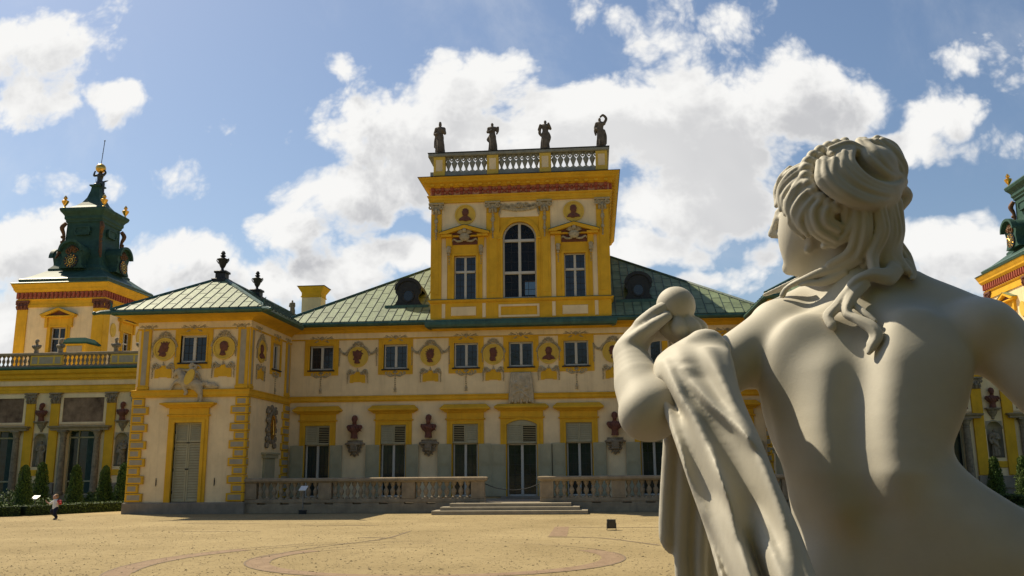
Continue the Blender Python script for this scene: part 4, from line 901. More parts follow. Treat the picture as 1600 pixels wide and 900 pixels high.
def bust(h, v=0, res=.022):
    f = Field((-.46 * h, -.30 * h, -.01 * h), (.46 * h, .26 * h, 1.05 * h), res * h); q = lambda p: tuple(c * h for c in p)
    f.chain([q((0, 0, .02)), q((0, 0, .16))], [.16 * h, .14 * h], .02 * h); f.chain([q((0, 0, .16)), q((0, -.02, .34))], [.09 * h, .17 * h], .04 * h)
    f.ell(q((0, -.02, .42)), (.30 * h, .17 * h, .17 * h), .05 * h); f.chain([q((-.26, 0, .50)), q((.26, 0, .50))], [.09 * h, .09 * h], .05 * h)
    f.chain([q((0, 0, .55)), q((0, -.01, .72))], [.09 * h, .085 * h], .04 * h); f.ell(q((0, -.03, .83)), (.115 * h, .14 * h, .16 * h), .02 * h)
    f.ell(q((0, -.17, .82)), (.025 * h, .035 * h, .04 * h), .02 * h); f.ell(q((0, -.13, .72)), (.07 * h, .06 * h, .05 * h), .03 * h); f.ell(q((0, .03, .87)), (.13 * h, .13 * h, .14 * h), .02 * h)
    for i in range(5): a = -.26 + .12 * i; f.chain([q((a, -.10, .56)), q((a + .06, -.2, .44)), q((a + .12, -.15, .30))], [.03 * h, .035 * h, .02 * h], .025 * h)
    if v % 2: f.chain([q((-.28, -.05, .55)), q((0, -.2, .45)), q((.28, -.06, .36))], [.05 * h, .06 * h, .04 * h], .03 * h); f.ell(q((0, -.12, .69)), (.09 * h, .07 * h, .09 * h), .03 * h)
    for s in (-1, 1): f.ell(q((s * .115, 0, .82)), (.02 * h, .035 * h, .05 * h), .01 * h)
    return f
TB = [bust(1.12, v).build('bust', TERRA) for v in (0, 1)]; SB = [bust(.95, v).build('bust', STONEG) for v in (0, 1)]
def put(o, loc, label, cat, group=None, rz=0.0, name=None, sc=1.0):
    c = copy_tree(o, None, loc, rz, sc); tag(c, label, cat, group)
    if name: c.name = name
    return c
BG = 'terracotta busts on consoles along the palace front'
for x, lab, i in zip(BUST_X, ('red terracotta bust between the two leftmost windows with open shutters', 'red terracotta bust between the second and third windows with open shutters',
                           'red terracotta bust on its console just left of the marble statue\'s elbow', 'red terracotta bust on a console hidden behind the marble statue\'s drapery'), (0, 1, 0, 1)):
    if x > 3: pass
    put(TB[i], (x, Y_MAIN - .20, 3.27), lab, 'bust', BG)

# ------------------------------------------------------------------ central tower
TX = -3.42; TY = 42.1; TB_Y = 55.5
CT = thing('central_tower', 'yellow tower storey with a tall arched window, rising from the middle palace roof', 'tower', (TX, TY, 8.6))
MT = front(TY, TX)
hw = 4.42
m = MB(MT); WZ = 9.9
m.wall(-hw, hw, 8.7, 15.9, [(-3.26, -2.14, WZ, 12.13), (2.18, 3.22, WZ, 12.11), (-.84, .84, WZ, 13.86)], 0, .35); m.build('wall', YEL, CT)
m = MB(front(0)); x0, x1 = TX - hw, TX + hw; yb = TB_Y
m.add([(x1, TY, 8.7), (x1, yb, 8.7), (x1, yb, 15.9), (x1, TY, 15.9)], [(0, 1, 2, 3)]); m.add([(x0, TY, 8.7), (x0, TY, 15.9), (x0, yb, 15.9), (x0, yb, 8.7)], [(0, 1, 2, 3)])
mb2 = MB(front(yb, TX)); mb2.wall(-hw, hw, 8.7, 15.9, [(-.78, .46, 12.72, 13.66)], 0, .3)
m.add(mb2.M and [tuple(mb2.M @ Vector(v)) for v in mb2.v], mb2.f)
m.add([(x0, TY + .36, 9.2), (x1, TY + .36, 9.2), (x1, yb, 9.2), (x0, yb, 9.2)], [(0, 1, 2, 3)]); m.add([(x0, TY, 15.85), (x1, TY, 15.85), (x1, yb, 15.85), (x0, yb, 15.85)], [(3, 2, 1, 0)])
m.build('wall', YEL, CT)
m = MB(front(0)); tp = [(x0, yb), (x0, TY), (x1, TY), (x1, yb)]
m.mould(tp, [(0, 9.76), (.06, 9.78), (.10, 9.84), (.12, 9.87), (.12, 9.90), (0, 9.92)]); m.build('ledge', YEL, CT)
m = MB(front(0)); m.mould(tp, [(0, 9.905), (.14, 9.90), (.14, 9.925), (0, 9.94)]); m.build('ledge_flashing', COPD, CT)
m = MB(front(0)); m.mould([(x0, TY + 3), (x0, TY), (x1, TY), (x1, TY + 3)], [(0, 8.50), (.20, 8.56), (.24, 8.66), (.24, 8.80), (.10, 8.86), (0, 8.86)]); m.build('gutter', COPD, CT)
# cream grounds, pilasters and panels
m = MB(MT)
for a, b, c, d in ((-3.88, -3.60, 9.93, 13.05), (-1.86, -1.64, 9.93, 13.05), (1.54, 1.76, 9.93, 13.05), (3.56, 3.80, 9.93, 13.05)): m.box(a, b, -.012, .02, c, d)
for a, b in ((-3.88, -1.64), (1.54, 3.80)): m.box(a, b, -.014, .02, 13.06, 14.845)
m.box(-.97, .97, -.014, .02, 14.03, 14.845)
for a, b, c, d in ((-3.39, -2.16, 9.11, 9.55), (2.06, 3.29, 9.07, 9.51)): m.cbox(a, b, -.05, .02, c, d)
m.ring([(-1.05, 8.99), (.94, 8.99), (.94, 9.62), (-1.05, 9.62), (-1.05, 8.99)], [(-.94, 9.09), (.83, 9.09), (.83, 9.52), (-.94, 9.52), (-.94, 9.09)], -.05, .02)
for a in (-3.85, -1.85, 1.56, 3.62): m.cbox(a, a + .17, -.03, .02, 9.0, 9.72)
m.build('cream_panel', CREAM, CT)
PILX = [(-4.42, -3.88), (-1.64, -.98), (.98, 1.54), (3.80, 4.42)]
for a, b in PILX:
    m = MB(MT); m.cbox(a, b, -.07, .02, 9.93, 14.3); m.cbox(a + .13, b - .13, -.085, -.06, 10.2, 13.1, .01); q = m.build('pilaster', YEL, CT)
    k = MB(MT); c = (a + b) / 2; k.cbox(c - .20, c + .20, -.14, .02, 14.27, 14.74, .03); k.cbox(c - .38, c + .38, -.22, .02, 14.74, 14.84, .02)
    for s in (-1, 1): scroll(k, c + s * .27, 14.62, .13, 1.5, s, PI / 2, .045, -.17); leaf(k, c + s * .15, 14.26, .3, PI / 2 + s * .3, .10, -.13)
    leaf(k, c, 14.28, .34, PI / 2, .12, -.15); drop(k, c, 14.25, 13.0, 12, .075, -.10); k.blob((c, -.12, 13.9), (.10, .06, .14), 6, 4); k.blob((c, -.12, 13.4), (.08, .05, .12), 6, 4)
    k.build('capital', STUC, q)
for s, cx, k in ((-1, -2.70, 'bust'), (1, 2.70, 'bust')):
    d = portrait_disc(.52, k, -s * -1); d.parent = CT; d.location = Vector((TX + cx, TY - .015, 14.22)) - wloc(CT)
    w = MB(); shell(w, 0, .56, .16, -.05); drop(w, -.80, .35, -.62, 10, .055, -.04); drop(w, .80, .35, -.62, 10, .055, -.04); swag(w, (-.8, .38), (-.45, .42), .14, 7, .05, -.04); swag(w, (.45, .42), (.8, .38), .14, 7, .05, -.04); scroll(w, -.2, .6, .1, 1.2, -1, 0, .03, -.05); scroll(w, .2, .6, .1, 1.2, 1, PI, .03, -.05)
    w.build('garland', STUC, d)
k = MB(MT); swag(k, (-.95, 14.66), (0, 14.62), .10, 16, .075, -.05); swag(k, (0, 14.62), (.95, 14.66), .10, 16, .075, -.05); swag(k, (-.9, 14.5), (.9, 14.5), .12, 22, .06, -.05)
for s in (-1, 1): scroll(k, s * .35, 14.62, .13, 1.3, s, 0, .035, -.05); scroll(k, s * .7, 14.6, .11, 1.3, -s, 0, .035, -.05); leaf(k, s * .9, 14.5, .5, -PI / 2 + s * .25, .09, -.04)
shell(k, 0, 14.52, .26, -.06); k.build('garland', STUC, CT)
def tower_window(x, w, h):
    o = casement(w, h, 2, .34, fr=.06, mid=.12, transom=h * .64, deep=.22); cz = h
    s = MB(); s.ring([(-.86, 0), (-.86, cz + .95), (.86, cz + .95), (.86, 0)], [(-w / 2, 0), (-w / 2, cz), (w / 2, cz), (w / 2, 0)], -.05, .22)
    s.ring([(-w / 2 - .12, 0), (-w / 2 - .12, cz + .1), (w / 2 + .12, cz + .1), (w / 2 + .12, 0)], [(-w / 2, 0), (-w / 2, cz), (w / 2, cz), (w / 2, 0)], -.09, -.045)
    for q in (-1, 1): s.cbox(q * .80 - .15, q * .80 + .15, -.15, 0, cz + .42, cz + .92)
    b = cz + .92; ap = cz + 1.50
    s.cbox(-1.16, -.62, -.34, 0, b, b + .13, .03); s.cbox(.62, 1.16, -.34, 0, b, b + .13, .03); s.cbox(-.62, .62, -.2, 0, b + .02, b + .10, .02)
    for q in (-1, 1):
        poly = [(q * 1.24, b + .13), (q * 1.24, b + .21), (0, ap), (0, ap - .17), (q * .9, b + .13)]
        s.prism(poly, -.38, 0)
    s.build('surround', YEL, o)
    t = MB()
    for q in (-1, 1): t.add([(q * 1.26, -.40, b + .212), (0, -.40, ap + .006), (0, .0, ap + .006), (q * 1.26, 0, b + .212), (q * 1.26, -.40, b + .235), (0, -.40, ap + .03), (0, 0, ap + .03), (q * 1.26, 0, b + .235)], [(0, 1, 5, 4), (4, 5, 6, 7), (0, 3, 2, 1)] )
    t.build('pediment_flashing', COPD, o)
    t = MB(); t.prism([(-.95, b + .115), (.95, b + .115), (0, ap - .2)], -.16, -.05); t.cbox(-.62, .62, -.085, -.05, cz + .55, b + .01, .005); t.build('pediment_ground', TERRA, o)
    k = MB(); shell(k, 0, b - .06, .34, -.24); k.blob((0, -.3, b + .30), (.12, .12, .13), 8, 6); k.blob((0, -.26, b - .02), (.26, .12, .22), 8, 5)
    for q in (-1, 1):
        for i in range(4): leaf(k, q * .08, b + .16, .40 - .03 * i, PI / 2 - q * (.55 + .28 * i), .08, -.24)
        k.tube([(q * .1, -.2, b - .2), (q * .35, -.18, b - .22), (q * .55, -.15, b - .10), (q * .62, -.12, b - .2)], [.05, .06, .04, .02], 6, sm=3)
    k.build('putto_ornament', STUC, o)
    k = MB()
    for q in (-1, 1): k.cbox(q * .80 - .09, q * .80 + .09, -.26, -.05, cz + .12, cz + .44, .03); scroll(k, q * .8, cz + .38, .1, 1.3, q, 0, .04, -.22); k.blob((q * .8, -.16, cz + .05), (.07, .08, .08), 6, 4); drop(k, q * .8, cz + .02, cz - .42, 5, .05, -.07)
    k.build('bracket', STUC, o)
    return place(o, CT, MT, x, WZ)
tower_window(-2.70, 1.10, 2.22); tower_window(2.70, 1.06, 2.20)
# the arched window
GLT = mat('see_through_glass', (0.02, 0.024, 0.03), 0.05, 0.1, 1.0)
t = GLT.node_tree; tr = t.nodes.new('ShaderNodeBsdfTransparent'); tr.inputs[0].default_value = (.5, .56, .58, 1); mxs = t.nodes.new('ShaderNodeMixShader'); mxs.inputs[0].default_value = .45
b = t.nodes['Principled BSDF']; t.links.new(tr.outputs[0], mxs.inputs[1]); t.links.new(b.outputs[0], mxs.inputs[2]); t.links.new(mxs.outputs[0], t.nodes['Material Output'].inputs[0])
n = 24; acz = 3.03; ar = .83
def arch(r, z0=0.0, top=acz): return [(-r, z0)] + [(r * math.cos(PI - PI * i / n), top + r * math.sin(PI - PI * i / n)) for i in range(n + 1)] + [(r, z0)]
m = MB(); m.ring(arch(ar), arch(ar - .08), .08, .2); m.cbox(-.07, .07, .06, .2, 0, acz + ar - .06); m.cbox(-.76, .76, .05, .2, 0, .09)
for z in (acz - .10, 1.30): m.cbox(-.76, .76, .04, .2, z - .07, z + .07)
aw = m.build('window', WHITE)
p = MB(); p.prism(arch(ar - .02)[::-1], .165, .18); p.build('pane', GLT, aw)
b = MB()
for s in (-1, 1):
    a, c = sorted((s * .07, s * .76)); muntins(b, a, c, .09, 1.23, 2, 3, .163); muntins(b, a, c, 1.37, acz - .17, 2, 3, .163)
for s in (-1, 1):
    for an in (30, 60): b.tube([(s * .38 * math.cos(R(an)), .155, acz + .38 * math.sin(R(an))), (s * .76 * math.cos(R(an)), .155, acz + .76 * math.sin(R(an)))], .012, 4)
b.tube([(.40 * math.cos(PI * i / 16), .155, acz + .40 * math.sin(PI * i / 16)) for i in range(17)], .012, 4); b.build('glazing_bar', MUNT, aw)
s = MB(); s.ring([(-1.0, 0)] + [(1.03 * math.cos(PI - PI * i / n), acz + 1.03 * math.sin(PI - PI * i / n)) for i in range(n + 1)] + [(1.0, 0)], arch(ar), -.10, .2); s.ring([(-.92, 0)] + [(.94 * math.cos(PI - PI * i / n), acz + .94 * math.sin(PI - PI * i / n)) for i in range(n + 1)] + [(.92, 0)], arch(ar), -.13, -.095); s.cbox(-1.06, -.83, -.16, -.02, acz - .07, acz + .05); s.cbox(.83, 1.06, -.16, -.02, acz - .07, acz + .05)
# spandrels filling the square opening above the arch
out_ = [(-.86, acz)] + [(-.86 + 1.72 * i / n, 4.06) for i in range(n + 1)] + [(.86, acz)]
s.ring(out_, [(-ar, acz)] + arch(ar)[1:-1] + [(ar, acz)], -.004, .2); s.build('surround', YEL, aw)
place(aw, CT, MT, 0, WZ)
# entablature
m = MB(front(0)); m.mould(tp, [(0, 14.85), (.10, 14.85), (.10, 14.96), (.13, 14.98), (.13, 15.12), (.18, 15.15), (.20, 15.22), (0, 15.22)])
m.mould(tp, [(0, 15.64), (.16, 15.64), (.20, 15.68), (.26, 15.70), (.26, 15.76), (.33, 15.80), (.42, 15.84), (.46, 15.88), (.46, 15.93), (.54, 16.0), (.58, 16.06), (.58, 16.08), (0, 16.2)]); m.build('cornice', YEL, CT)
m = MB(front(0)); m.mould(tp, [(.1, 16.11), (.61, 16.075), (.61, 16.10), (.1, 16.2)]); m.build('cornice_flashing', BLK, CT)
d = MB(MT)
for i in range(19): x = -hw + .1 + (2 * hw - .2) * i / 18; d.cbox(x - .10, x + .10, -.36, -.02, 15.66, 15.785, .015)
d.box(-hw, hw, -.10, 0, 15.70, 15.78); d.build('dentil_trim', YEL, CT)
d2 = MB(side_px(x1))
for i in range(26): y = TY + .2 + .5 * i; d2.cbox(y - .10, y + .10, -.36, -.02, 15.66, 15.785, .015)
d2.build('dentil_trim', YEL, CT)
m = MB(front(0)); m.mould(tp, [(0, 15.22), (.05, 15.22), (.05, 15.64), (0, 15.64)]); FRZ = m.build('frieze', PINK, CT)
k = MB(MT)
for i in range(19):
    x = -hw + .1 + (2 * hw - .2) * i / 18; k.cbox(x - .085, x + .085, -.20, -.02, 15.44, 15.635, .03); k.cbox(x - .07, x + .07, -.12, -.02, 15.24, 15.45, .03)
    if i < 18:
        c = x + (2 * hw - .2) / 36
        if i % 2 == 0: swag(k, (c - .14, 15.52), (c + .14, 15.52), .12, 7, .035, -.07); k.blob((c, -.08, 15.50), (.06, .05, .08), 6, 4)
        else:
            for s in (-1, 1): leaf(k, c, 15.40, .20, PI / 2 + s * .9, .05, -.08); leaf(k, c, 15.40, .18, -PI / 2 + s * .9, .05, -.08)
            k.blob((c, -.08, 15.42), .05, 6, 4)
k.build('frieze_bracket', REDB, FRZ)
k = MB(side_px(x1))
for i in range(26): y = TY + .2 + .5 * i; k.cbox(y - .12, y + .12, -.20, -.02, 15.24, 15.635, .03)
k.build('frieze_bracket', REDB, FRZ)
# roof-top balustrade
ROOFB = MB(front(0)); by = TY - .12; bx0, bx1 = TX - 4.48, TX + 4.44
ROOFB.box(bx0 - .1, bx1 + .1, by, yb, 16.0, 16.26); m = ROOFB.build('flat_roof', SAND, CT)
rb = MB(front(0)); rb.cbox(bx0 - .10, bx1 + .10, by - .10, by + .36, 17.28, 17.46, .04); rb.cbox(bx0, bx1, by, by + .30, 16.26, 16.50, .03)
rb.box(bx1 - .20, bx1 + .10, by + .36, yb, 17.28, 17.46); rb.box(bx1 - .2, bx1, by + .3, yb, 16.26, 16.5); rb.box(bx0 - .1, bx0 + .2, by + .36, yb, 17.28, 17.46); rb.box(bx0, bx0 + .2, by + .3, yb, 16.26, 16.5)
RB = rb.build('roof_balustrade', mat('balustrade_grey', (0.25, 0.25, 0.21), 0.9, 0.2, 3, 0.2, 30, streak=.4), CT)
m = MB(front(0)); m.cbox(bx0 - .12, bx1 + .12, by - .13, by + .38, 17.46, 17.49, .01); m.build('coping_flashing', BLK, RB)
RPX = [TX - 4.01, TX - 1.30, TX + 1.34, TX + 4.14]
for x in RPX:
    m = MB(front(0)); m.cbox(x - .29, x + .29, by - .05, by + .33, 16.27, 17.275, .02); q = m.build('post', YELP, RB)
    m = MB(front(0)); m.cbox(x - .17, x + .17, by - .065, by - .04, 16.50, 17.1, .008); m.build('post_panel', CREAM, q)
ob = MB(); 
ob.lathe([(.13, 0), (.13, .05), (.06, .09), (.05, .16), (.10, .30), (.145, .42), (.15, .48), (.06, .60), (.05, .66), (.12, .72), (.12, .78)], (0, 0, 0), 10, .6)
obm = ob.build('baluster', MATS['balustrade_grey'], None, smooth=40)
for a, b in zip(RPX[:-1], RPX[1:]):
    a, b = a + .29, b - .29; n = 7
    for i in range(n): c = copy_tree(obm, RB, Vector((a + (b - a) * (i + .5) / n, by + .15, 16.50)) - wloc(RB))
    # pierced top band linking the balusters
    m = MB(front(0))
    for i in range(n + 1):
        x = a + (b - a) * i / n; m.ring([(x + .09 * math.cos(2 * PI * j / 10), 17.17 + .09 * math.sin(2 * PI * j / 10)) for j in range(11)], [(x + .05 * math.cos(2 * PI * j / 10), 17.17 + .05 * math.sin(2 * PI * j / 10)) for j in range(11)], by + .08, by + .22)
    m.build('pierced_band', MATS['balustrade_grey'], RB)
drop_tree(obm)
# four stone figures on the balustrade
SG = 'stone figures on the tower balustrade'
FIG = [(figure(1.62, [[(-.12, 0, .78), (-.17, .0, .62), (-.08, -.10, .60)], [(.12, 0, .78), (.155, -.02, .63), (.09, -.09, .72)]], [([(-.12, .02, .6), (-.15, .03, .4), (-.16, .02, .2)], [.04, .05, .04])], seed=1, hat=True), 'standing'),
       (figure(1.50, [[(-.12, 0, .78), (-.17, -.02, .66), (-.02, -.11, .68)], [(.12, 0, .78), (.16, -.06, .66), (.17, -.10, .78)]], [([(.14, -.08, .56), (.19, -.10, .66), (.21, -.10, .80)], [.03, .035, .02]), ([(-.1, .03, .55), (-.17, .04, .42), (-.14, .03, .34)], [.04, .05, .03])], seed=2, lean=-.02), 'standing'),
       (figure(1.52, [[(-.12, 0, .78), (-.19, -.02, .66), (-.14, -.08, .80)], [(.12, 0, .78), (.19, -.02, .68), (.13, -.09, .84)]], [([(.12, .02, .55), (.15, .03, .4), (.10, .03, .2)], [.04, .06, .05]), ([(-.14, -.05, .7), (-.17, -.03, .55), (-.13, 0, .45)], [.04, .05, .03])], seed=3, lean=.02), 'standing'),
       (figure(1.52, [[(-.12, 0, .78), (-.17, .0, .64), (-.10, -.08, .56)], [(.12, 0, .79), (.20, 0, .96), (.10, -.02, 1.08), (.02, -.02, 1.03)]], [([(.12, .0, .55), (.16, .02, .35), (.15, .02, .10)], [.04, .05, .05]), ([(-.1, -.05, .62), (-.17, 0, .56), (-.16, 0, .4)], [.04, .05, .03])], seed=4, head=(-.02, 0)), 'standing')]
LABS = ['dark stone figure in a tall headdress at the left end of the tower balustrade', 'dark stone figure with an instrument, second from left on the tower balustrade', 'dark stone figure with both hands raised, third from left on the tower balustrade', 'dark stone figure with an arm curved overhead, on the tower balustrade']
for (f, _), x, lab in zip(FIG, RPX, LABS):
    t_ = thing('statue', lab, 'statue', (x, by + .13, 17.49), 0, SG)
    f.build('figure', STONED, t_, M=Matrix.Translation((0, 0, .06)))
    p = MB(); p.cbox(-.22, .22, -.18, .18, 0, .085); p.build('plinth', STONED, t_, base=(0, 0, 0))

# ------------------------------------------------------------------ chimneys, roof urns, small roof figure
def chimney(x, y, z0, z1, w, label):
    t_ = thing('chimney', label, 'chimney', (x, y, z0), 0, 'chimneys above the palace roofs'); h = z1 - z0
    q = lambda prof: [(r * math.sqrt(2), z) for r, z in prof]
    m = MB(); m.cbox(-w, w, -w * .8, w * .8, 0, h - .70); m.build('shaft', CREAM, t_, base=(0, 0, 0))
    m = MB(); m.lathe(q([(w, h - .70), (w + .05, h - .68), (w + .05, h - .63), (w + .01, h - .60), (w + .01, h - .42), (w + .06, h - .34), (w + .17, h - .16), (w + .22, h - .08), (w + .22, h - .05)]), (0, 0, 0), 4, .82, PI / 4); m.build('cornice', YEL, t_, base=(0, 0, 0))
    m = MB(); m.lathe(q([(w + .25, h - .049), (w + .26, h - .01), (w - .1, h + .04)]), (0, 0, 0), 4, .83, PI / 4); m.build('cap_slab', BLK, t_, base=(0, 0, 0)); return t_
chimney(-16.95, 52.0, 10.2, 12.85, .60, 'pale chimney with a flared yellow cornice rising behind the left slope of the main roof')
chimney(-26.9, 57.6, 8.9, 14.0, .62, 'yellow chimney top peeping over the left pavilion roof')
def urn(x, y, z, s, m_, label, group, name='roof_urn'):
    t_ = thing(name, label, 'urn', (x, y, z), 0, group)
    k = MB(); k.cbox(-.46 * s, .46 * s, -.46 * s, .46 * s, -.35 * s, .22 * s, .02); k.cbox(-.30 * s, .30 * s, -.30 * s, .30 * s, .22 * s, .58 * s, .02); k.cbox(-.37 * s, .37 * s, -.37 * s, .37 * s, .58 * s, .70 * s, .02); k.build('pedestal', m_, t_, base=(0, 0, 0))
    k = MB(); k.lathe([(a * s, b * s) for a, b in ((.17, .70), (.17, .76), (.09, .80), (.08, .90), (.13, .96), (.20, 1.12), (.27, 1.34), (.31, 1.42), (.33, 1.46), (.22, 1.50), (.12, 1.56), (.10, 1.60), (.17, 1.64), (.17, 1.68), (.08, 1.74))], (0, 0, 0), 14)
    for sx in (-1, 1): k.tube([(sx * .25 * s, 0, 1.2 * s), (sx * .38 * s, 0, 1.38 * s), (sx * .36 * s, 0, 1.5 * s), (sx * .27 * s, 0, 1.44 * s)], .03 * s, 5)
    for i in range(6): a = 2 * PI * i / 6; k.tube([(0, 0, 1.7 * s), (.10 * s * math.cos(a), .1 * s * math.sin(a), 1.82 * s), (.05 * s * math.cos(a), .05 * s * math.sin(a), 1.98 * s)], [.04 * s, .06 * s, .01 * s], 5)
    k.build('urn_body', m_, t_, base=(0, 0, 0), smooth=40); return t_
PUX = -17.56
UG = 'black urns on the pavilion roofs'
urn(PUX, 39.9, 10.60, .80, BLK, 'black flaming urn on the front peak of the left pavilion roof', UG)
urn(PUX, 44.35, 10.60, .80, BLK, 'smaller looking black flaming urn further back on the left pavilion ridge', UG)
t_ = thing('statue', 'small pale stone figure on the ridge beside the left chimney', 'statue', (-17.45, 49.6, 10.62)); 
figure(1.0, [[(-.12, 0, .78), (-.15, -.03, .62), (-.05, -.1, .6)], [(.12, 0, .78), (.15, -.02, .62), (.1, -.08, .5)]], [([(.1, .0, .55), (.13, .02, .35), (.12, .02, .10)], [.04, .05, .05])], seed=6).build('figure', STONEG, t_)

# ------------------------------------------------------------------ galleries to either side
MURAL = mat('faded_mural', (0.13, 0.075, 0.045), 0.85, 0.55, 1.1, col2=(0.30, 0.20, 0.125), streak=.3)
def gallery(sg):
    MM = I4 if sg < 0 else Matrix.Translation((2 * AX, 0, 0)) @ Matrix.Diagonal((-1, 1, 1, 1))
    G = thing('gallery_wing', 'long low gallery on the left behind clipped trees, with murals and yellow pilasters' if sg < 0 else 'gallery glimpsed on the right between the marble statue\'s waist and arm', 'palace wing', ((-35 if sg < 0 else 2 * AX + 35), Y_GAL, 0), group='side galleries of the palace')
    mf = MM @ front(Y_GAL); x0, x1 = -52.0, -20.2; PC = [-30.78 - 5.6 * i for i in range(4)]; BC = [-33.58 - 5.6 * i for i in range(4)] + [-27.98]
    m = MB(mf); m.wall(x0, x1, 0, 8.6, [(c - 1.0, c + 1.0, .45, 4.5) for c in BC] + [(c - .46, c + .46, 2.25, 4.32) for c in PC], 0, .5); m.box(x0, x1, .9, 10.5, 0, 8.55); m.build('wall', CREAM, G)
    m = MB(mf); m.cbox(x0, x1, -.08, .0, 0, .42); m.build('plinth', PLINTH, G)
    m = MB(mf); m.mould([(x0, 0), (x1, 0)], [(0, 7.02), (.10, 7.02), (.10, 7.20), (.13, 7.22), (.13, 7.42), (.18, 7.48), (0, 7.52)]); m.mould([(x0, 0), (x1, 0)], [(0, 7.86), (.08, 7.86), (.10, 7.94), (.22, 8.0), (.24, 8.2), (.42, 8.3), (.50, 8.46), (.50, 8.52), (0, 8.54)]); m.build('cornice', YEL, G)
    m = MB(mf); m.mould([(x0, 0), (x1, 0)], [(.0, 8.54), (.52, 8.54), (.58, 8.60), (.58, 8.70), (.0, 8.74)]); m.build('gutter', COPD, G)
    pr = MB(mf); pr.cbox(x0, x1, -.32, .12, 9.52, 9.70, .03); pr.cbox(x0, x1, -.22, .05, 8.72, 8.84, .02); PR = pr.build('roof_parapet', SAND, G)
    bl_ = MB(); bl_.lathe([(.10, 0), (.10, .05), (.05, .09), (.06, .16), (.11, .30), (.10, .38), (.05, .48), (.05, .56), (.10, .62), (.10, .68)], (0, 0, 0), 8); B0 = bl_.build('baluster', STONEG, None, smooth=40)
    for c in PC:
        m = MB(mf); m.cbox(c - 1.12, c + 1.12, -.26, .08, 8.84, 9.515, .02); q = m.build('parapet_pier', YELP, PR)
        m = MB(mf)
        for a, b in ((-1.0, -.62), (-.48, .48), (.62, 1.0)): m.cbox(c + a, c + b, -.275, -.25, 8.95, 9.40, .01)
        m.build('pier_panel', GREYP, q)
    for c in BC[:3] + BC[4:]:
        for i in range(11): copy_tree(B0, PR, (MM @ Vector((c - 1.68 + 3.36 * (i + .5) / 11, Y_GAL - .10, 8.84))) - wloc(PR))
    drop_tree(B0)
    for c in PC:
        for s in (-1, 1):
            xx = c + s * .86; m = MB(mf); m.cbox(xx - .31, xx + .31, -.12, .02, 1.2, 6.30); q = m.build('pilaster', YEL, G)
            k = MB(mf); k.cbox(xx - .30, xx + .30, -.18, .02, 6.30, 6.90, .04); k.cbox(xx - .44, xx + .44, -.26, .02, 6.90, 7.01, .02)
            for e in (-1, 1): scroll(k, xx + e * .33, 6.78, .12, 1.3, e, PI / 2, .05, -.2); leaf(k, xx + e * .2, 6.32, .32, PI / 2 - e * .3, .12, -.18); leaf(k, xx + e * .1, 6.5, .3, PI / 2 - e * .2, .1, -.2)
            leaf(k, xx, 6.32, .4, PI / 2, .14, -.2); k.build('capital', STONEG, q)
        m = MB(mf); m.cbox(c - .55, c + .55, -.06, .02, 1.62, 2.0); m.build('yellow_panel', YEL, G)
        m = MB(mf); m.cbox(c - 1.2, c + 1.2, -.15, .02, .44, 1.15); m.build('pedestal_block', PLINTH, G)
        # niche: half cylinder with a shell head
        m = MB(mf); n = 12; v = []; zs = [2.26, 3.90]
        rows = [[(c + .45 * math.cos(PI - PI * i / n), .42 * math.sin(PI * i / n) + .001, z) for i in range(n + 1)] for z in zs]
        for j in range(1, 6): a = j * PI / 10; rows.append([(c + .45 * math.cos(a) * math.cos(PI - PI * i / n), .42 * math.cos(a) * math.sin(PI * i / n) + .001, 3.90 + .45 * math.sin(a)) for i in range(n + 1)])
        for r_ in rows: v += r_
        m.add(v, [(j * (n + 1) + i, j * (n + 1) + i + 1, (j + 1) * (n + 1) + i + 1, (j + 1) * (n + 1) + i) for j in range(len(rows) - 1) for i in range(n)]); m.box(c - .46, c + .46, 0, .45, 2.20, 2.262); nn = m.build('niche', GREYP, G)
        m = MB(mf); ar_ = [(c + .45 * math.cos(PI - PI * i / n), 3.90 + .45 * math.sin(PI * i / n)) for i in range(n + 1)]; m.ring([(c - .47 + .94 * i / n, 4.36) for i in range(n + 1)], ar_, -.012, .06); m.ring([(c + .52 * math.cos(PI - PI * i / n), 3.90 + .52 * math.sin(PI * i / n)) for i in range(n + 1)], ar_, -.04, -.01); m.build('niche_arch', GREYP, nn)
        m = MB(mf); m.lathe([(.44, .0), (.44, .07), (.30, .10), (.26, .2), (.12, .34), (.10, .5), (.18, .56)][::1], (c, -.02, 4.55), 10, .6)
        m.add([], []); k = MB(mf); k.cbox(c - .42, c + .42, -.36, 0, 5.06, 5.14, .02); k.cbox(c - .34, c + .34, -.28, 0, 4.98, 5.06, .02); k.lathe([(.06, 4.45), (.10, 4.52), (.10, 4.6), (.20, 4.72), (.30, 4.9), (.30, 4.98)], (c, -.02, 0), 10, .8); k.build('bust_bracket', STONEG, G)
    for c in BC:
        d = MB(mf); d.box(c - 1.0, c + 1.0, .36, .38, .45, 4.5); g_ = d.build('window_pane', CURT, G)
        f = MB(mf)
        for z in (1.25, 4.08): f.cbox(c - 1.0, c + 1.0, .28, .36, z - .05, z + .05, .01)
        f.cbox(c - .36, c - .28, .28, .36, .45, 4.5, .01); f.cbox(c - 1.0, c - .93, .28, .36, .45, 4.5); f.cbox(c + .93, c + 1.0, .28, .36, .45, 4.5); f.build('glazing_bar', SHUT, g_)
        cu = MB(mf); 
        for i in range(8): cu.tube([(c + .30 + .08 * i, .355, .5), (c + .30 + .08 * i, .35, 4.45)], .035, 6)
        cu.build('curtain', mat('green_curtain', (.06, .10, .085), .9, .2) if 'green_curtain' not in MATS else MATS['green_curtain'], g_)
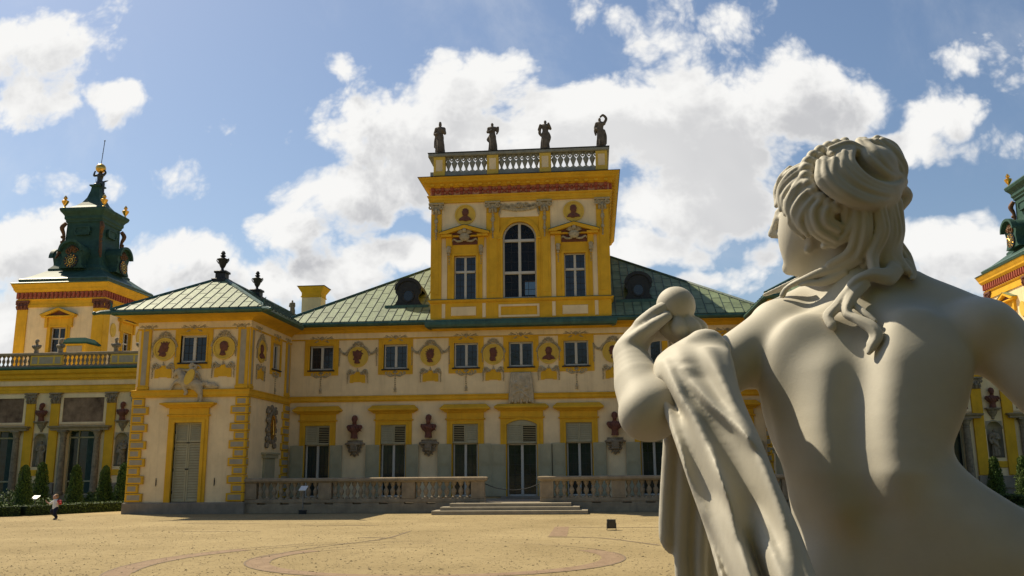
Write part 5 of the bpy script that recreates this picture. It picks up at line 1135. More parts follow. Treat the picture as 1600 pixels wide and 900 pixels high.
        for s in (-1, 1):
            k = MB(mf); k.lathe([(.30, .42), (.30, .56), (.24, .60), (.22, .8), (.21, 2.5), (.185, 3.95), (.21, 3.98), (.21, 4.02), (.18, 4.05), (.19, 4.15), (.28, 4.42)], (c + s * 1.17, -.12, 0), 14); k.cbox(c + s * 1.17 - .30, c + s * 1.17 + .30, -.42, .1, 4.42, 4.52, .02); k.build('column', STONEG, G, smooth=40)
        k = MB(mf); k.mould([(c - 1.68, 0), (c - 1.68, -.1), (c + 1.68, -.1), (c + 1.68, 0)], [(0, 4.53), (.30, 4.53), (.30, 4.64), (.40, 4.70), (.44, 4.80), (0, 4.84)]); k.build('door_lintel', SAND, G)
        k = MB(mf); k.ring([(c - 1.60, 4.94), (c + 1.60, 4.94), (c + 1.60, 6.92), (c - 1.60, 6.92), (c - 1.60, 4.94)], [(c - 1.42, 5.08), (c + 1.42, 5.08), (c + 1.42, 6.68), (c - 1.42, 6.68), (c - 1.42, 5.08)], -.07, 0); k.build('mural_frame', CREAM, G)
        k = MB(mf); k.box(c - 1.42, c + 1.42, -.02, .0, 5.08, 6.68); k.build('mural', MURAL, G)
    return G, PC
GAL_L, GPC = gallery(-1); GAL_R, _ = gallery(1)
mx_ = lambda x: 2 * AX - x
for x, lab, v in ((GPC[0], 'terracotta bust on the gallery bracket nearest the left pavilion', 0), (GPC[1], 'darker terracotta bust on the gallery bracket at the far left', 1), (mx_(GPC[0]), 'terracotta bust on the right gallery, under the marble statue\'s outstretched arm', 0)):
    put(TB[v], (x, Y_GAL - .20, 5.14), lab, 'bust', 'terracotta busts on the galleries', sc=1.08)
NF = [figure(1.62, [[(-.12, 0, .78), (-.17, -.03, .64), (-.06, -.11, .60)], [(.12, 0, .78), (.17, 0, .64), (.13, -.06, .48)]], [([(.1, -.05, .55), (.13, -.04, .35), (.13, -.02, .05)], [.04, .05, .05])], seed=11), figure(1.62, [[(-.12, 0, .78), (-.18, -.02, .62), (-.14, -.08, .48)], [(.12, 0, .78), (.17, -.05, .66), (.05, -.12, .64)]], [([(-.1, -.06, .6), (0, -.12, .45), (.12, -.06, .3)], [.05, .05, .05])], seed=12, lean=.02)]
NF = [f.build('statue', STONEG) for f in NF]
for x, lab, v in ((GPC[0], 'grey stone figure in the arched niche nearest the left pavilion', 1), (GPC[1], 'grey stone figure in the arched niche at the far left gallery', 0), (mx_(GPC[0]), 'grey stone figure in the niche right of the marble statue\'s waist', 1)):
    put(NF[v], (x, Y_GAL + .13, 2.265), lab, 'statue', 'stone figures in the gallery niches')
AT = ('leftmost stone bust on the left gallery parapet', 'stone bust on the left gallery parapet in front of the tower window', 'stone bust on the left gallery parapet right of the green roofed hatch', 'stone bust on the left gallery parapet tucked against the pavilion corner')
for x, lab, v in zip((GPC[1] - .86, GPC[1] + .86, GPC[0] - .86, GPC[0] + .86), AT, (0, 1, 0, 1)): put(SB[v], (x, Y_GAL - .10, 9.70), lab, 'bust', 'stone busts on the gallery parapet', rz=random.uniform(-.4, .4))
for o in TB + SB + NF: drop_tree(o)

# ------------------------------------------------------------------ clock towers at the ends
def clock_tower(sg):
    MM = I4 if sg < 0 else Matrix.Translation((2 * AX, 0, 0)) @ Matrix.Diagonal((-1, 1, 1, 1))
    cx, cy = -42.95, 70.75; hw = 3.68
    T = thing('clock_tower', 'yellow tower on the far left with a dark copper clock cupola' if sg < 0 else 'clock tower cut off by the right edge behind the statue\'s shoulder', 'tower', (cx if sg < 0 else 2 * AX - cx, cy, 0), group='clock towers of the palace')
    sqr = [(cx - hw, cy - hw), (cx + hw, cy - hw), (cx + hw, cy + hw), (cx - hw, cy + hw)]
    faces = [MM @ front(cy - hw, cx), MM @ Matrix.Translation((cx + hw, cy, 0)) @ Matrix.Rotation(PI / 2, 4, 'Z'), MM @ Matrix.Translation((cx - hw, cy, 0)) @ Matrix.Rotation(-PI / 2, 4, 'Z')]
    for M in faces: m = MB(M); m.wall(-hw, hw, 0, 16.0, [(-.66, .66, 11.3, 13.38)], 0, .3); m.build('wall', CREAM, T)
    m = MB(MM); m.mould(sqr, [(0, 15.05), (.08, 15.05), (.08, 15.3), (.04, 15.32), (.04, 15.62), (.12, 15.64), (.16, 15.72), (0, 15.75)], closed=True); m.mould(sqr, [(0, 16.30), (.22, 16.30), (.28, 16.40), (.34, 16.48), (.36, 16.60), (.42, 16.72), (.50, 16.90), (.50, 16.96), (0, 17.0)], closed=True); m.build('cornice', YEL, T)
    m = MB(MM); m.mould(sqr, [(0, 15.75), (.06, 15.75), (.06, 16.30), (0, 16.30)], closed=True); fz = m.build('frieze', PINK, T)
    for M in faces:
        k = MB(M)
        for i in range(21): x = -hw + 2 * hw * i / 20; k.cbox(x - .10, x + .10, -.22, -.03, 15.80, 16.28, .03)
        for i in range(20): x = -hw + 2 * hw * (i + .5) / 20; k.blob((x, -.07, 16.02), (.09, .05, .13), 6, 4)
        k.build('frieze_bracket', REDB, fz)
        for s in (-1, 1):
            x = s * (hw - .42); m = MB(M); m.cbox(x - .46, x + .46, -.08, .02, 0, 14.88); q = m.build('pilaster', YEL, T)
            k = MB(M); k.cbox(x - .46, x + .46, -.12, .02, 14.88, 15.45, .04); k.cbox(x - .56, x + .56, -.20, .02, 15.45, 15.62, .03)
            for e in (-1, 0, 1): leaf(k, x + e * .3, 14.9, .5, PI / 2, .16, -.14)
            for e in (-1, 1): scroll(k, x + e * .44, 15.4, .14, 1.3, e, PI / 2, .05, -.15)
            k.build('capital', TERRA, q)
        o = casement(1.30, 2.06, 2, .45, fr=.08, mid=.10, transom=1.15, deep=.25)
        s = MB(); s.ring([(-.98, 0), (-.98, 2.86), (.98, 2.86), (.98, 0)], [(-.65, 0), (-.65, 2.06), (.65, 2.06), (.65, 0)], -.08, .2); s.ring([(-.8, 0), (-.8, 2.2), (.8, 2.2), (.8, 0)], [(-.65, 0), (-.65, 2.06), (.65, 2.06), (.65, 0)], -.13, -.07)
        for e in (-1, 1): s.cbox(e * 1.06 - .12, e * 1.06 + .12, -.2, 0, 2.05, 2.86); s.prism([(e * 1.48, 2.98), (e * 1.48, 3.08), (0, 3.62), (0, 3.44), (e * 1.1, 2.98)], -.42, 0)
        s.cbox(-1.42, 1.42, -.38, 0, 2.86, 2.985, .03); s.build('surround', YEL, o)
        k = MB(); k.prism([(-1.05, 2.985), (1.05, 2.985), (0, 3.42)], -.12, -.04); k.build('pediment_ground', TERRA, o)
        k = MB()
        for e in (-1, 1): k.add([(e * 1.52, -.45, 3.085), (0, -.45, 3.63), (0, 0, 3.63), (e * 1.52, 0, 3.085), (e * 1.52, -.45, 3.11), (0, -.45, 3.66), (0, 0, 3.66), (e * 1.52, 0, 3.11)], [(0, 1, 5, 4), (4, 5, 6, 7), (0, 3, 2, 1)])
        k.build('pediment_flashing', COPPER, o); o.parent = T; o.matrix_local = Matrix.Translation(-wloc(T)) @ M @ Matrix.Translation((0, 0, 11.31))
        if M is not faces[0]:
            for e in (-1, 1):
                k = MB(M); k.prism([(e * 2.1 + .42 * math.cos(2 * PI * i / 24), 13.3 + .58 * math.sin(2 * PI * i / 24)) for i in range(24)], -.06, 0); k.build('oval_medallion', YELP, T)
    # copper: gutter, swept base, lantern and cap (square in plan)
    C = COPD if sg < 0 else COPD
    q = lambda prof: [(r * math.sqrt(2), z) for r, z in prof]
    m = MB(MM); m.lathe(q([(4.2, 16.97), (4.26, 17.02), (4.10, 17.10), (3.78, 17.12), (3.80, 17.25), (3.85, 17.40), (3.72, 17.52)]), (cx, cy, 0), 4, 1, PI / 4); m.build('gutter', COPD, T)
    m = MB(MM); m.lathe(q([(3.70, 17.50), (3.2, 17.80), (2.72, 18.15), (2.40, 18.40), (2.34, 18.42), (2.34, 18.60)]), (cx, cy, 0), 4, 1, PI / 4); rf = m.build('roof', CUPC, T)
    m = MB(MM); m.lathe(q([(2.34, 18.58), (2.05, 18.95), (1.85, 19.5), (1.70, 20.3), (1.56, 21.2), (1.52, 22.75), (1.62, 22.86), (1.62, 22.98), (1.72, 23.12), (1.72, 23.36), (1.80, 23.5), (1.98, 23.72), (2.04, 23.92), (2.0, 24.02), (1.2, 24.12)]), (cx, cy, 0), 4, 1, PI / 4); lan = m.build('lantern', CUPC, T)
    m = MB(MM); m.lathe(q([(1.65, 24.08), (1.15, 24.45), (.80, 24.85), (.56, 25.35), (.40, 26.0), (.36, 26.35), (.50, 26.45), (.50, 26.55), (.2, 26.6)]), (cx, cy, 0), 4, 1, PI / 4); m.build('cap_roof', CUPC, lan)
    for i, M in enumerate(faces):
        Mx = M @ Matrix.Translation((0, hw, 0))                # local y = -distance from the axis
        k = MB(Mx); n = 20; yb_ = -1.5; yf = -3.05
        k.prism([(-1.05, 18.5), (-.85, 18.8), (-.78, 19.4)] + [(.98 * math.cos(PI - PI * j / n), 19.9 + .85 * math.sin(PI * j / n)) for j in range(n + 1)] + [(.78, 19.4), (.85, 18.8), (1.05, 18.5)], yf + .15, yb_)
        k.ring([(1.08 * math.cos(PI - PI * j / n), 19.88 + .98 * math.sin(PI * j / n)) for j in range(n + 1)], [(.88 * math.cos(PI - PI * j / n), 19.9 + .76 * math.sin(PI * j / n)) for j in range(n + 1)], yf - .18, yf + .16)
        k.cbox(-.62, .62, -1.72, -1.5, 21.7, 22.35, .05); cd_ = k.build('clock_dormer', CUPC, lan, smooth=30)
        k = MB(Mx); k.prism([(.60 * math.cos(2 * PI * j / 24), 19.1 + .60 * math.sin(2 * PI * j / 24)) for j in range(24)], yf + .06, yf + .2); ck = k.build('clock_face', BLK, cd_)
        k = MB(Mx)
        for j in range(12): a = 2 * PI * j / 12; k.tube([(.43 * math.cos(a), yf + .04, 19.1 + .43 * math.sin(a)), (.54 * math.cos(a), yf + .04, 19.1 + .54 * math.sin(a))], .030, 4)
        k.ring([(.37 * math.cos(2 * PI * j / 24), 19.1 + .37 * math.sin(2 * PI * j / 24)) for j in range(25)], [(.34 * math.cos(2 * PI * j / 24), 19.1 + .34 * math.sin(2 * PI * j / 24)) for j in range(25)], yf + .03, yf + .06)
        k.ring([(.22 * math.cos(2 * PI * j / 24), 19.1 + .22 * math.sin(2 * PI * j / 24)) for j in range(25)], [(.15 * math.cos(2 * PI * j / 24), 19.1 + .15 * math.sin(2 * PI * j / 24)) for j in range(25)], yf + .03, yf + .06)
        k.tube([(0, yf + .02, 19.1), (.24, yf + .02, 19.36)], .022, 4); k.tube([(0, yf + .02, 19.1), (-.12, yf + .02, 18.72)], .018, 4); k.build('clock_hands', GOLD, ck)
        k = MB(Mx); dull = MATS.get('dull_gilding') or mat('dull_gilding', (.13, .065, .028), .6, .4, 12.0, metal=.3)
        for s in (-1, 1): scroll(k, s * .3, 19.95, .26, 1.3, s, 0, .07, yf + .1); leaf(k, s * .1, 19.85, .5, PI / 2 - s * .8, .12, yf + .1)
        shell(k, 0, 20.05, .42, yf + .08); k.build('gilded_foliage', dull, cd_)
        k = MB(Mx); k.ring([(-.6, 21.65), (.6, 21.65), (.74, 22.0), (.6, 22.38), (-.6, 22.38), (-.74, 22.0), (-.6, 21.65)], [(-.5, 21.75), (.5, 21.75), (.6, 22.0), (.5, 22.28), (-.5, 22.28), (-.6, 22.0), (-.5, 21.75)], -1.78, -1.6); k.build('panel_frame', CUPC, lan)
    dull = MATS['dull_gilding']
    for sx, sy in ((-1, -1), (1, -1), (1, 1), (-1, 1)):
        k = MB(MM); ox, oy = cx + sx * 1.58, cy + sy * 1.58
        k.tube([(ox + sx * .02, oy + sy * .02, 22.75), (ox + sx * .22, oy + sy * .22, 22.3), (ox + sx * .1, oy + sy * .1, 21.8), (ox + sx * .08, oy + sy * .08, 21.2), (ox + sx * .22, oy + sy * .22, 20.6), (ox + sx * .30, oy + sy * .30, 19.9), (ox + sx * .42, oy + sy * .42, 19.6)], [.16, .20, .14, .12, .13, .12, .06], 7, sm=4)
        for j in range(6): k.blob((ox + sx * .16, oy + sy * .16, 22.4 - .45 * j), (.15, .15, .14), 6, 4)
        k.build('corner_volute', dull, lan, smooth=60)
    base = wloc(T); X = lambda x: x if sg < 0 else 2 * AX - x
    return T, X
CTL, _x = clock_tower(-1); CTR, _x2 = clock_tower(1)
def gold_urn(x, y, z, label):
    t_ = thing('gilded_urn', label, 'urn', (x, y, z), 0, 'gilded urns on the clock tower cupolas')
    k = MB(); k.lathe([(.16, 0), (.16, .06), (.07, .12), (.07, .22), (.14, .30), (.27, .52), (.30, .66), (.22, .70), (.10, .76), (.08, .80)], (0, 0, 0), 12); k.build('urn_body', GOLD, t_, base=(0, 0, 0), smooth=40)
    k = MB()
    for i in range(5): a = 2 * PI * i / 5; k.tube([(0, 0, .76), (.12 * math.cos(a), .12 * math.sin(a), .92), (.04 * math.cos(a), .04 * math.sin(a), 1.15)], [.05, .07, .01], 5)
    k.build('flame', GOLD, t_, base=(0, 0, 0)); return t_
for sx, sy, lab in ((-1, -1, 'gilded flaming urn on the left corner of the left cupola'), (1, -1, 'gilded flaming urn on the near corner of the left cupola'), (1, 1, 'gilded flaming urn on the right corner of the left cupola')):
    gold_urn(-42.95 + sx * 1.75, 70.75 + sy * 1.75, 24.03, lab)
gold_urn(2 * AX + 42.95 - 1.75, 70.75 + 1.75, 24.03, 'gilded urn on the cupola at the right edge of the picture')
# bronze giant under the golden globe
at_ = thing('globe_bearer', 'dark bronze kneeling giant carrying a golden globe with a tall rod on the left cupola', 'statue', (-42.85, 70.75, 26.55))
f = Field((-.9, -.8, -1.3), (1.0, .8, 2.0), .045)
f.chain([(0, 0, .15), (.02, 0, .55), (.05, 0, .95)], [.24, .22, .27], .08); f.chain([(-.24, 0, 1.0), (.32, 0, 1.0)], [.12, .12], .06); f.ell((.28, -.12, .92), (.13, .15, .16), .05)
f.chain([(-.25, 0, 1.0), (-.50, -.1, .95), (-.42, -.1, 1.35)], [.11, .09, .07], .04); f.chain([(.33, 0, 1.0), (.50, 0, 1.2), (.36, 0, 1.5)], [.11, .09, .07], .04)
f.chain([(.05, 0, .12), (.45, -.2, .22), (.55, -.25, -.25), (.62, -.3, -.75), (.78, -.38, -.82)], [.18, .15, .11, .08, .06], .05); f.chain([(-.08, 0, .12), (-.35, -.1, .05), (-.12, .2, -.02)], [.18, .14, .10], .05)
f.chain([(-.2, .1, .5), (-.38, .15, .3), (-.40, .1, .75)], [.05, .05, .03], .03); f.chain([(.3, -.1, .25), (.65, -.1, .38), (.85, -.1, .42)], [.08, .07, .04], .03)
f.build('figure', BRONZE, at_)
gb = MB(); gb.blob((.02, 0, 1.62), .43, 20, 12); g_ = gb.build('globe', GOLD, at_, base=(0, 0, 0), smooth=60)
gb = MB(); gb.tube([(.02, 0, 2.0), (.16, 0, 4.15)], .03, 6); gb.blob((.165, 0, 4.2), .07, 8, 6); gb.blob((.08, 0, 3.0), .05, 8, 6); gb.build('rod', BRONZE, g_, base=(0, 0, 0))
# hatch house on the gallery roof
hh = thing('roof_hatch', 'small yellow roof hatch with a green copper hood in front of the left clock tower', 'roof hatch', (-38.1, 62.3, 8.55)); k = MB()
k.cbox(-.85, .85, -.7, .9, 0, 2.62); k.build('wall', YEL, hh, base=(0, 0, 0)); k = MB(); k.cbox(-.6, .6, -.74, -.69, 1.9, 2.45); k.build('panel', GREYP, hh, base=(0, 0, 0))
k = MB(); k.lathe([(1.42, 2.62), (1.46, 2.72), (1.0, 3.05), (.95, 3.08)], (0, .1, 0), 4, .95, PI / 4); k.build('hood', mat('dark_green_paint', (.03, .075, .055), .95, .2, 3.0, spec=.05), hh, base=(0, 0, 0))

# ------------------------------------------------------------------ terrace balustrade and steps
def balustrade(x0, x1, posts, end, label):
    """end: x of the terminal post (towards the steps)"""
    B = thing('balustrade', label, 'balustrade', ((x0 + x1) / 2, Y_TER, 0), 0, 'sandstone balustrades along the terrace')
    M = front(Y_TER); m = MB(M); m.cbox(x0, x1, -.06, .26, 0, .36, .01); 
    # lower course left open by short drain slots
    xs = x0; k = 0
    rnd = random.Random(int(abs(x0 * 10)))
    while xs < x1:
        w = min(rnd.uniform(.55, .9), x1 - xs); m.box(xs, xs + w, -.02, .24, .358, .43); xs += w + .38
    m.cbox(x0, x1, -.04, .26, .43, .58, .015); m.build('base_course', SAND, B)
    m = MB(M); m.mould([(x0, .30), (x0, -.06), (x1, -.06), (x1, .30)] if True else [], [(0, 1.26), (.02, 1.26), (.06, 1.31), (.10, 1.33), (.10, 1.42), (.06, 1.45), (-.16, 1.46)]); m.box(x0 + .01, x1 - .01, -.05, .29, 1.262, 1.455); m.build('rail', SAND, B)
    bl_ = MB(); bl_.lathe([(.115, 0), (.115, .06), (.06, .09), (.05, .13), (.085, .20), (.115, .30), (.10, .36), (.05, .44), (.045, .50), (.08, .54), (.10, .60), (.115, .63), (.115, .68)], (0, 0, 0), 12); b0 = bl_.build('baluster', SAND, None, smooth=40)
    PW = .28; allp = sorted(posts)
    for p in allp:
        m = MB(M); m.cbox(p - PW, p + PW, -.055, .25, .58, 1.262, .012); q = m.build('post', SAND, B); m = MB(M); m.ring([(p - .21, .66), (p + .21, .66), (p + .21, 1.19), (p - .21, 1.19), (p - .21, .66)], [(p - .17, .70), (p + .17, .70), (p + .17, 1.15), (p - .17, 1.15), (p - .17, .70)], -.065, -.05); m.build('post_panel', SAND, q)
    ed = [x0] + allp + [x1]
    for i in range(len(ed) - 1):
        a, b = ed[i] + (PW if ed[i] in allp else 0), ed[i + 1] - (PW if ed[i + 1] in allp else 0)
        if b - a < .3: continue
        n = int((b - a) / .272)
        for j in range(n): copy_tree(b0, B, Vector((a + (b - a) * (j + .5) / n, Y_TER + .10, .58)) - wloc(B))
    drop_tree(b0); return B
balustrade(-14.95, -4.60, [-14.7, -11.43, -7.84, -4.90], -4.60, 'long weathered sandstone balustrade left of the steps')
balustrade(-2.30, 2 * AX + 14.95, [-2.02, .94, 4.53, 7.8], -2.30, 'weathered sandstone balustrade right of the steps, running behind the marble statue')
ST = thing('stone_steps', 'low stone steps with sunlit treads leading up to the garden door', 'steps', (AX, 36.2, 0))
STM = mat('step_stone', (0.30, 0.255, 0.18), 0.9, 0.15, 3.0, 0.3, 25, streak=.2)
for i, (a, b, y, z0, z1) in enumerate(((-6.50, -.33, 35.55, 0, .15), (-6.22, -.65, 35.95, .15, .28), (-5.9, -1.00, 36.35, .28, .41))):
    m = MB(); m.cbox(a, b, y, Y_TER - .07, z0 + (.0005 if i else 0), z1, .012); m.build('step', STM, ST)
m = MB(); m.cbox(-4.58, -2.32, Y_TER - .05, Y_TER + .23, .30, .42, .01); m.build('landing', STM, ST)
ch = MB(); ch.tube([(-4.60, Y_TER + .1, 1.16), (-4.1, Y_TER + .1, .98), (-3.45, Y_TER + .1, .90), (-2.8, Y_TER + .1, .98), (-2.30, Y_TER + .1, 1.16)], .018, 5, sm=6)
tag(ch.build('barrier_rope', BLK), 'thin dark rope sagging across the top of the steps before the door', 'rope')
# ------------------------------------------------------------------ small things on the courtyard
PALE = mat('white_sign_face', (0.72, 0.72, 0.69), .5, .04)
STEEL = mat('grey_steel', (0.18, 0.18, 0.17), .45, .15, metal=.6)
def lectern(x, y, h, w, label, base=True, rz=0.0):
    t_ = thing('information_sign', label, 'sign', (x, y, 0), rz, 'information signs on posts'); m = MB(); m.tube([(0, 0, 0.0), (0, 0, h - .06)], .025, 6); m.build('post', STEEL, t_, base=(0, 0, 0))
    m = MB(); v = [(-w, -.16, h - .12), (w, -.16, h - .12), (w, .16, h + .04), (-w, .16, h + .04)]; v += [(a, b, c - .03) for a, b, c in v]; m.add(v, [(0, 1, 2, 3), (7, 6, 5, 4), (0, 4, 5, 1), (1, 5, 6, 2), (2, 6, 7, 3), (3, 7, 4, 0)]); m.build('panel', PALE, t_, base=(0, 0, 0))
    if base: m = MB(); m.cbox(-.15, .15, -.08, .08, 0, .16); m.build('base_box', BLK, t_, base=(0, 0, 0))
    return t_
lectern(-12.15, 36.85, 1.10, .15, 'thin post with a small tilted panel before the balustrade left of the steps', True)
lectern(-28.3, 43.6, .62, .17, 'small white tilted panel on a post beside the clipped trees at the far left', False)
fl_ = thing('floodlight', 'small black box floodlight on the sand right of the steps', 'floodlight', (.42, 26.3, 0), .15)
m = MB(); m.cbox(-.12, .12, -.06, .08, .05, .30, .015); m.build('housing', BLK, fl_, base=(0, 0, 0)); m = MB(); m.box(-.095, .095, -.066, -.059, .075, .275); m.build('lens', GLASS, fl_, base=(0, 0, 0))
m = MB(); m.box(-.14, -.125, -.02, .02, 0, .2); m.box(.125, .14, -.02, .02, 0, .2); m.box(-.14, .14, -.03, .03, 0, .012); m.build('bracket', STEEL, fl_, base=(0, 0, 0))

# ------------------------------------------------------------------ clipped trees, hedges, shrubs
def leaf_cards(mb, pts, nrm, size, rnd):
    for p, nv in zip(pts, nrm):
        a = Vector((rnd.uniform(-1, 1), rnd.uniform(-1, 1), rnd.uniform(-1, 1))); t_ = (Vector(nv) * .6 + a * .8).normalized(); u = t_.cross(Vector((rnd.random(), rnd.random(), 1))).normalized(); w = t_.cross(u); s = size * rnd.uniform(.6, 1.3)
        q = Vector(p); mb.add([q - u * s, q - w * s * .5, q + u * s, q + w * s * .5], [(0, 1, 2, 3)])
def topiary_proto(seed, n=3600):
    rnd = random.Random(seed); f = MB(); P = []; Nn = []
    ph = [rnd.uniform(0, 6) for _ in range(4)]
    prof = lambda z: (.43 - .29 * z) * (1 if z < .93 else math.sqrt(max(0.02, (1.0 - z) / .07))) * (.75 + .25 * min(1, z / .06))
    for i in range(n):
        z = rnd.random() ** .9; a = rnd.uniform(0, 2 * PI); bump = 1 + .09 * math.sin(3 * a + 9 * z + ph[0]) + .08 * math.sin(5 * a - 17 * z + ph[1]) + .05 * math.sin(2 * a + 31 * z + ph[2])
        r = prof(z) * bump * rnd.uniform(.80, 1.06); P.append((r * math.cos(a), r * math.sin(a), .03 + z * .98)); Nn.append((math.cos(a), math.sin(a), .3))
    leaf_cards(f, P, Nn, .026, rnd)
    t_ = thing('topiary_tree', 'tree', 'tree'); f.build('foliage', LEAF, t_, base=(0, 0, 0))
    k = MB(); k.lathe([(.28, .0), (.33, .04), (.30, .2), (.22, .5), (.14, .8), (.09, .95), (.02, .985)], (0, 0, 0), 10); k.build('dark_core', mat('inner_shade_green', (.016, .03, .008), .9, .3, 9) if 'inner_shade_green' not in MATS else MATS['inner_shade_green'], t_, base=(0, 0, 0))  # solid core, its dark green stands for shade inside the leaves
    k = MB(); k.tube([(0, 0, -.02), (0, 0, .9)], [.035, .015], 6); k.build('trunk', TWIG, t_, base=(0, 0, 0)); return t_
TPS = [topiary_proto(3), topiary_proto(5), topiary_proto(9)]
TG = 'clipped cone trees before the galleries'
for i, (x, y, h, lab) in enumerate(((-28.25, 42.5, 2.15, 'leftmost clipped cone tree, standing just behind the small white panel'), (-30.6, 47.5, 2.35, 'clipped cone tree second from the left, its foot hidden by shrubs'), (-28.4, 47.2, 2.2, 'clipped cone tree in front of the dark gallery window'), (-27.85, 49.2, 2.15, 'clipped cone tree, front one of the touching pair left of the pavilion'), (-28.1, 51.6, 2.2, 'clipped cone tree half hidden in the touching pair left of the pavilion'), (-26.75, 49.2, 2.3, 'clipped cone tree closest to the left pavilion corner'),
                                    (21.95, 52.0, 2.2, 'left clipped cone tree in the gap right of the marble statue\'s waist'), (21.15, 47.0, 2.2, 'middle'), (22.3, 48.7, 2.2, 'clipped cone tree cut by the right edge of the picture'))):
    if lab == 'middle': x, y, lab = 22.0, 48.8, 'taller looking clipped cone tree in the middle of the gap right of the marble statue'
    if i == 8: x = 22.95
    c = copy_tree(TPS[i % 3], None, (x, y, 0), i * 1.3, h * (1.0 if i < 6 else 1.0)); tag(c, lab, 'tree', TG); c.scale = (h * .56, h * .56, h)
for t_ in TPS: drop_tree(t_)
def hedge(path, w, h, label, seed):
    rnd = random.Random(seed); base = path[0]; H = thing('box_hedge', label, 'hedge', (base[0], base[1], 0), 0, 'low box hedges edging the beds'); P = []; Nn = []; core = MB()
    for (a, b) in zip(path[:-1], path[1:]):
        A, B = Vector((a[0] - base[0], a[1] - base[1], 0)), Vector((b[0] - base[0], b[1] - base[1], 0)); d = B - A; l = d.length; d = d / l; n_ = Vector((d.y, -d.x, 0))
        q = [A + n_ * w * .46, B + n_ * w * .46, B - n_ * w * .46, A - n_ * w * .46]; v = [(p.x, p.y, 0) for p in q] + [(p.x, p.y, h * .93) for p in q]; core.add(v, [(4, 5, 6, 7), (0, 1, 5, 4), (1, 2, 6, 5), (2, 3, 7, 6), (3, 0, 4, 7)])
        for i in range(int(l * 420)):
            t = rnd.random() * l; s = rnd.random()
            if s < .45: o = rnd.uniform(-.5, .5); P.append(A + d * t + n_ * w * o + Vector((0, 0, h * rnd.uniform(.93, 1.06)))); Nn.append((0, 0, 1))
            else: sg = 1 if s < .75 else -1; P.append(A + d * t + n_ * w * .5 * sg * rnd.uniform(.93, 1.05) + Vector((0, 0, h * rnd.random()))); Nn.append(tuple(n_ * sg))
    core.build('dark_core', MATS['inner_shade_green'], H, base=(0, 0, 0)); f = MB(); leaf_cards(f, P, Nn, .045, rnd); f.build('foliage', LEAF2, H, base=(0, 0, 0)); return H  # core coloured dark for the shade within the hedge
hedge([(-27.5, 33.6), (-24.3, 36.4), (-22.3, 41.6), (-21.4, 45.0)], 1.0, .42, 'low clipped hedge along the sand at the far left, running back to the pavilion', 21)
hedge([(20.2, 36.8), (19.0, 42.0), (18.6, 46.0)], 1.0, .42, 'low dark clipped hedge below the trees right of the marble statue', 22)
def shrub(x, y, r, h, label, seed):
    rnd = random.Random(seed); t_ = thing('shrub', label, 'shrub', (x, y, 0), 0, 'loose shrubs at the foot of the galleries'); P = []; Nn = []
    for i in range(900):
        v = Vector((rnd.gauss(0, 1), rnd.gauss(0, 1), abs(rnd.gauss(0, 1)))).normalized() * rnd.uniform(.6, 1.05); P.append((v.x * r, v.y * r * .7, v.z * h)); Nn.append(tuple(v))
    f = MB(); leaf_cards(f, P, Nn, .07, rnd); f.build('foliage', LEAF2, t_, base=(0, 0, 0)); k = MB()
    for i in range(5): a = 2 * PI * i / 5; k.tube([(0, 0, 0), (r * .5 * math.cos(a), r * .4 * math.sin(a), h * .7)], [.03, .01], 4)
    k.build('stem', TWIG, t_, base=(0, 0, 0))
for i, (x, y, r, h, lab) in enumerate(((-32.6, 48.0, 1.5, .9, 'loose green shrub at the left edge behind the hedge'), (-30.0, 52.5, 1.2, .75, 'loose low shrub between the second and third cone trees from the left'), (-29.6, 54.6, 1.0, 1.0, 'loose shrub below the gallery niche beside the touching cone trees'), (-28.6, 44.8, .9, .5, 'low shrub beside the small white panel post'), (-31.2, 43.4, 1.6, .7, 'wide dark shrub at the far left edge just behind the hedge'))):
    shrub(x, y, r, h, lab, 40 + i)

# ------------------------------------------------------------------ running child
CH = thing('person', 'small running child in white top, red sleeve and dark trousers', 'person', (-20.72, 33.2, 0), R(-18))
SKIN = mat('skin', (.45, .26, .18), .6, .05); HAIRM = mat('fair_hair', (.30, .17, .07), .7, .2, 30); SHIRT = mat('white_shirt', (.70, .68, .66), .85, .05); RED = mat('red_cloth', (.50, .05, .04), .8, .1); NAVY = mat('navy_trousers', (.012, .014, .028), .85, .2); SHOE = mat('grey_shoe', (.16, .14, .13), .7, .2)
h_ = .0105
f = Field((-.45, -.35, .03), (.40, .35, .98), h_)
f.ell((-.02, -.01, .845), (.075, .085, .095), .01); f.ell((-.03, -.09, .84), (.012, .016, .015), .008); f.chain([(0, 0, .78), (0, 0, .70)], [.04, .045], .02)
for s in (-1, 1): f.ell((-.02 + s * .075, .0, .84), (.012, .02, .024), .006)
f.ell((-.02, -.088, .80), (.028, .012, .008), .006)
f.chain([(0, 0, .70), (.01, 0, .56), (.02, 0, .42)], [.08, .085, .085], .03); f.chain([(-.08, 0, .68), (-.22, -.06, .60), (-.34, -.10, .66)], [.035, .028, .022], .015); f.chain([(.09, 0, .68), (.22, .05, .60), (.24, -.10, .62)], [.035, .03, .022], .015)
f.ell((-.365, -.11, .69), (.025, .018, .03), .008)
for i in range(4): f.chain([(-.365 + .012 * (i - 1.5), -.115, .70), (-.385 + .018 * (i - 1.5), -.125, .745)], [.009, .006], .004, sm=1)
f.chain([(-.05, 0, .42), (-.12, -.02, .28), (-.20, .18, .16), (-.23, .26, .13)], [.065, .05, .038, .03], .02); f.chain([(.07, 0, .42), (.13, -.10, .24), (.16, -.02, .07), (.15, -.08, .05)], [.065, .05, .038, .028], .02)
f.build('body', SKIN, CH)
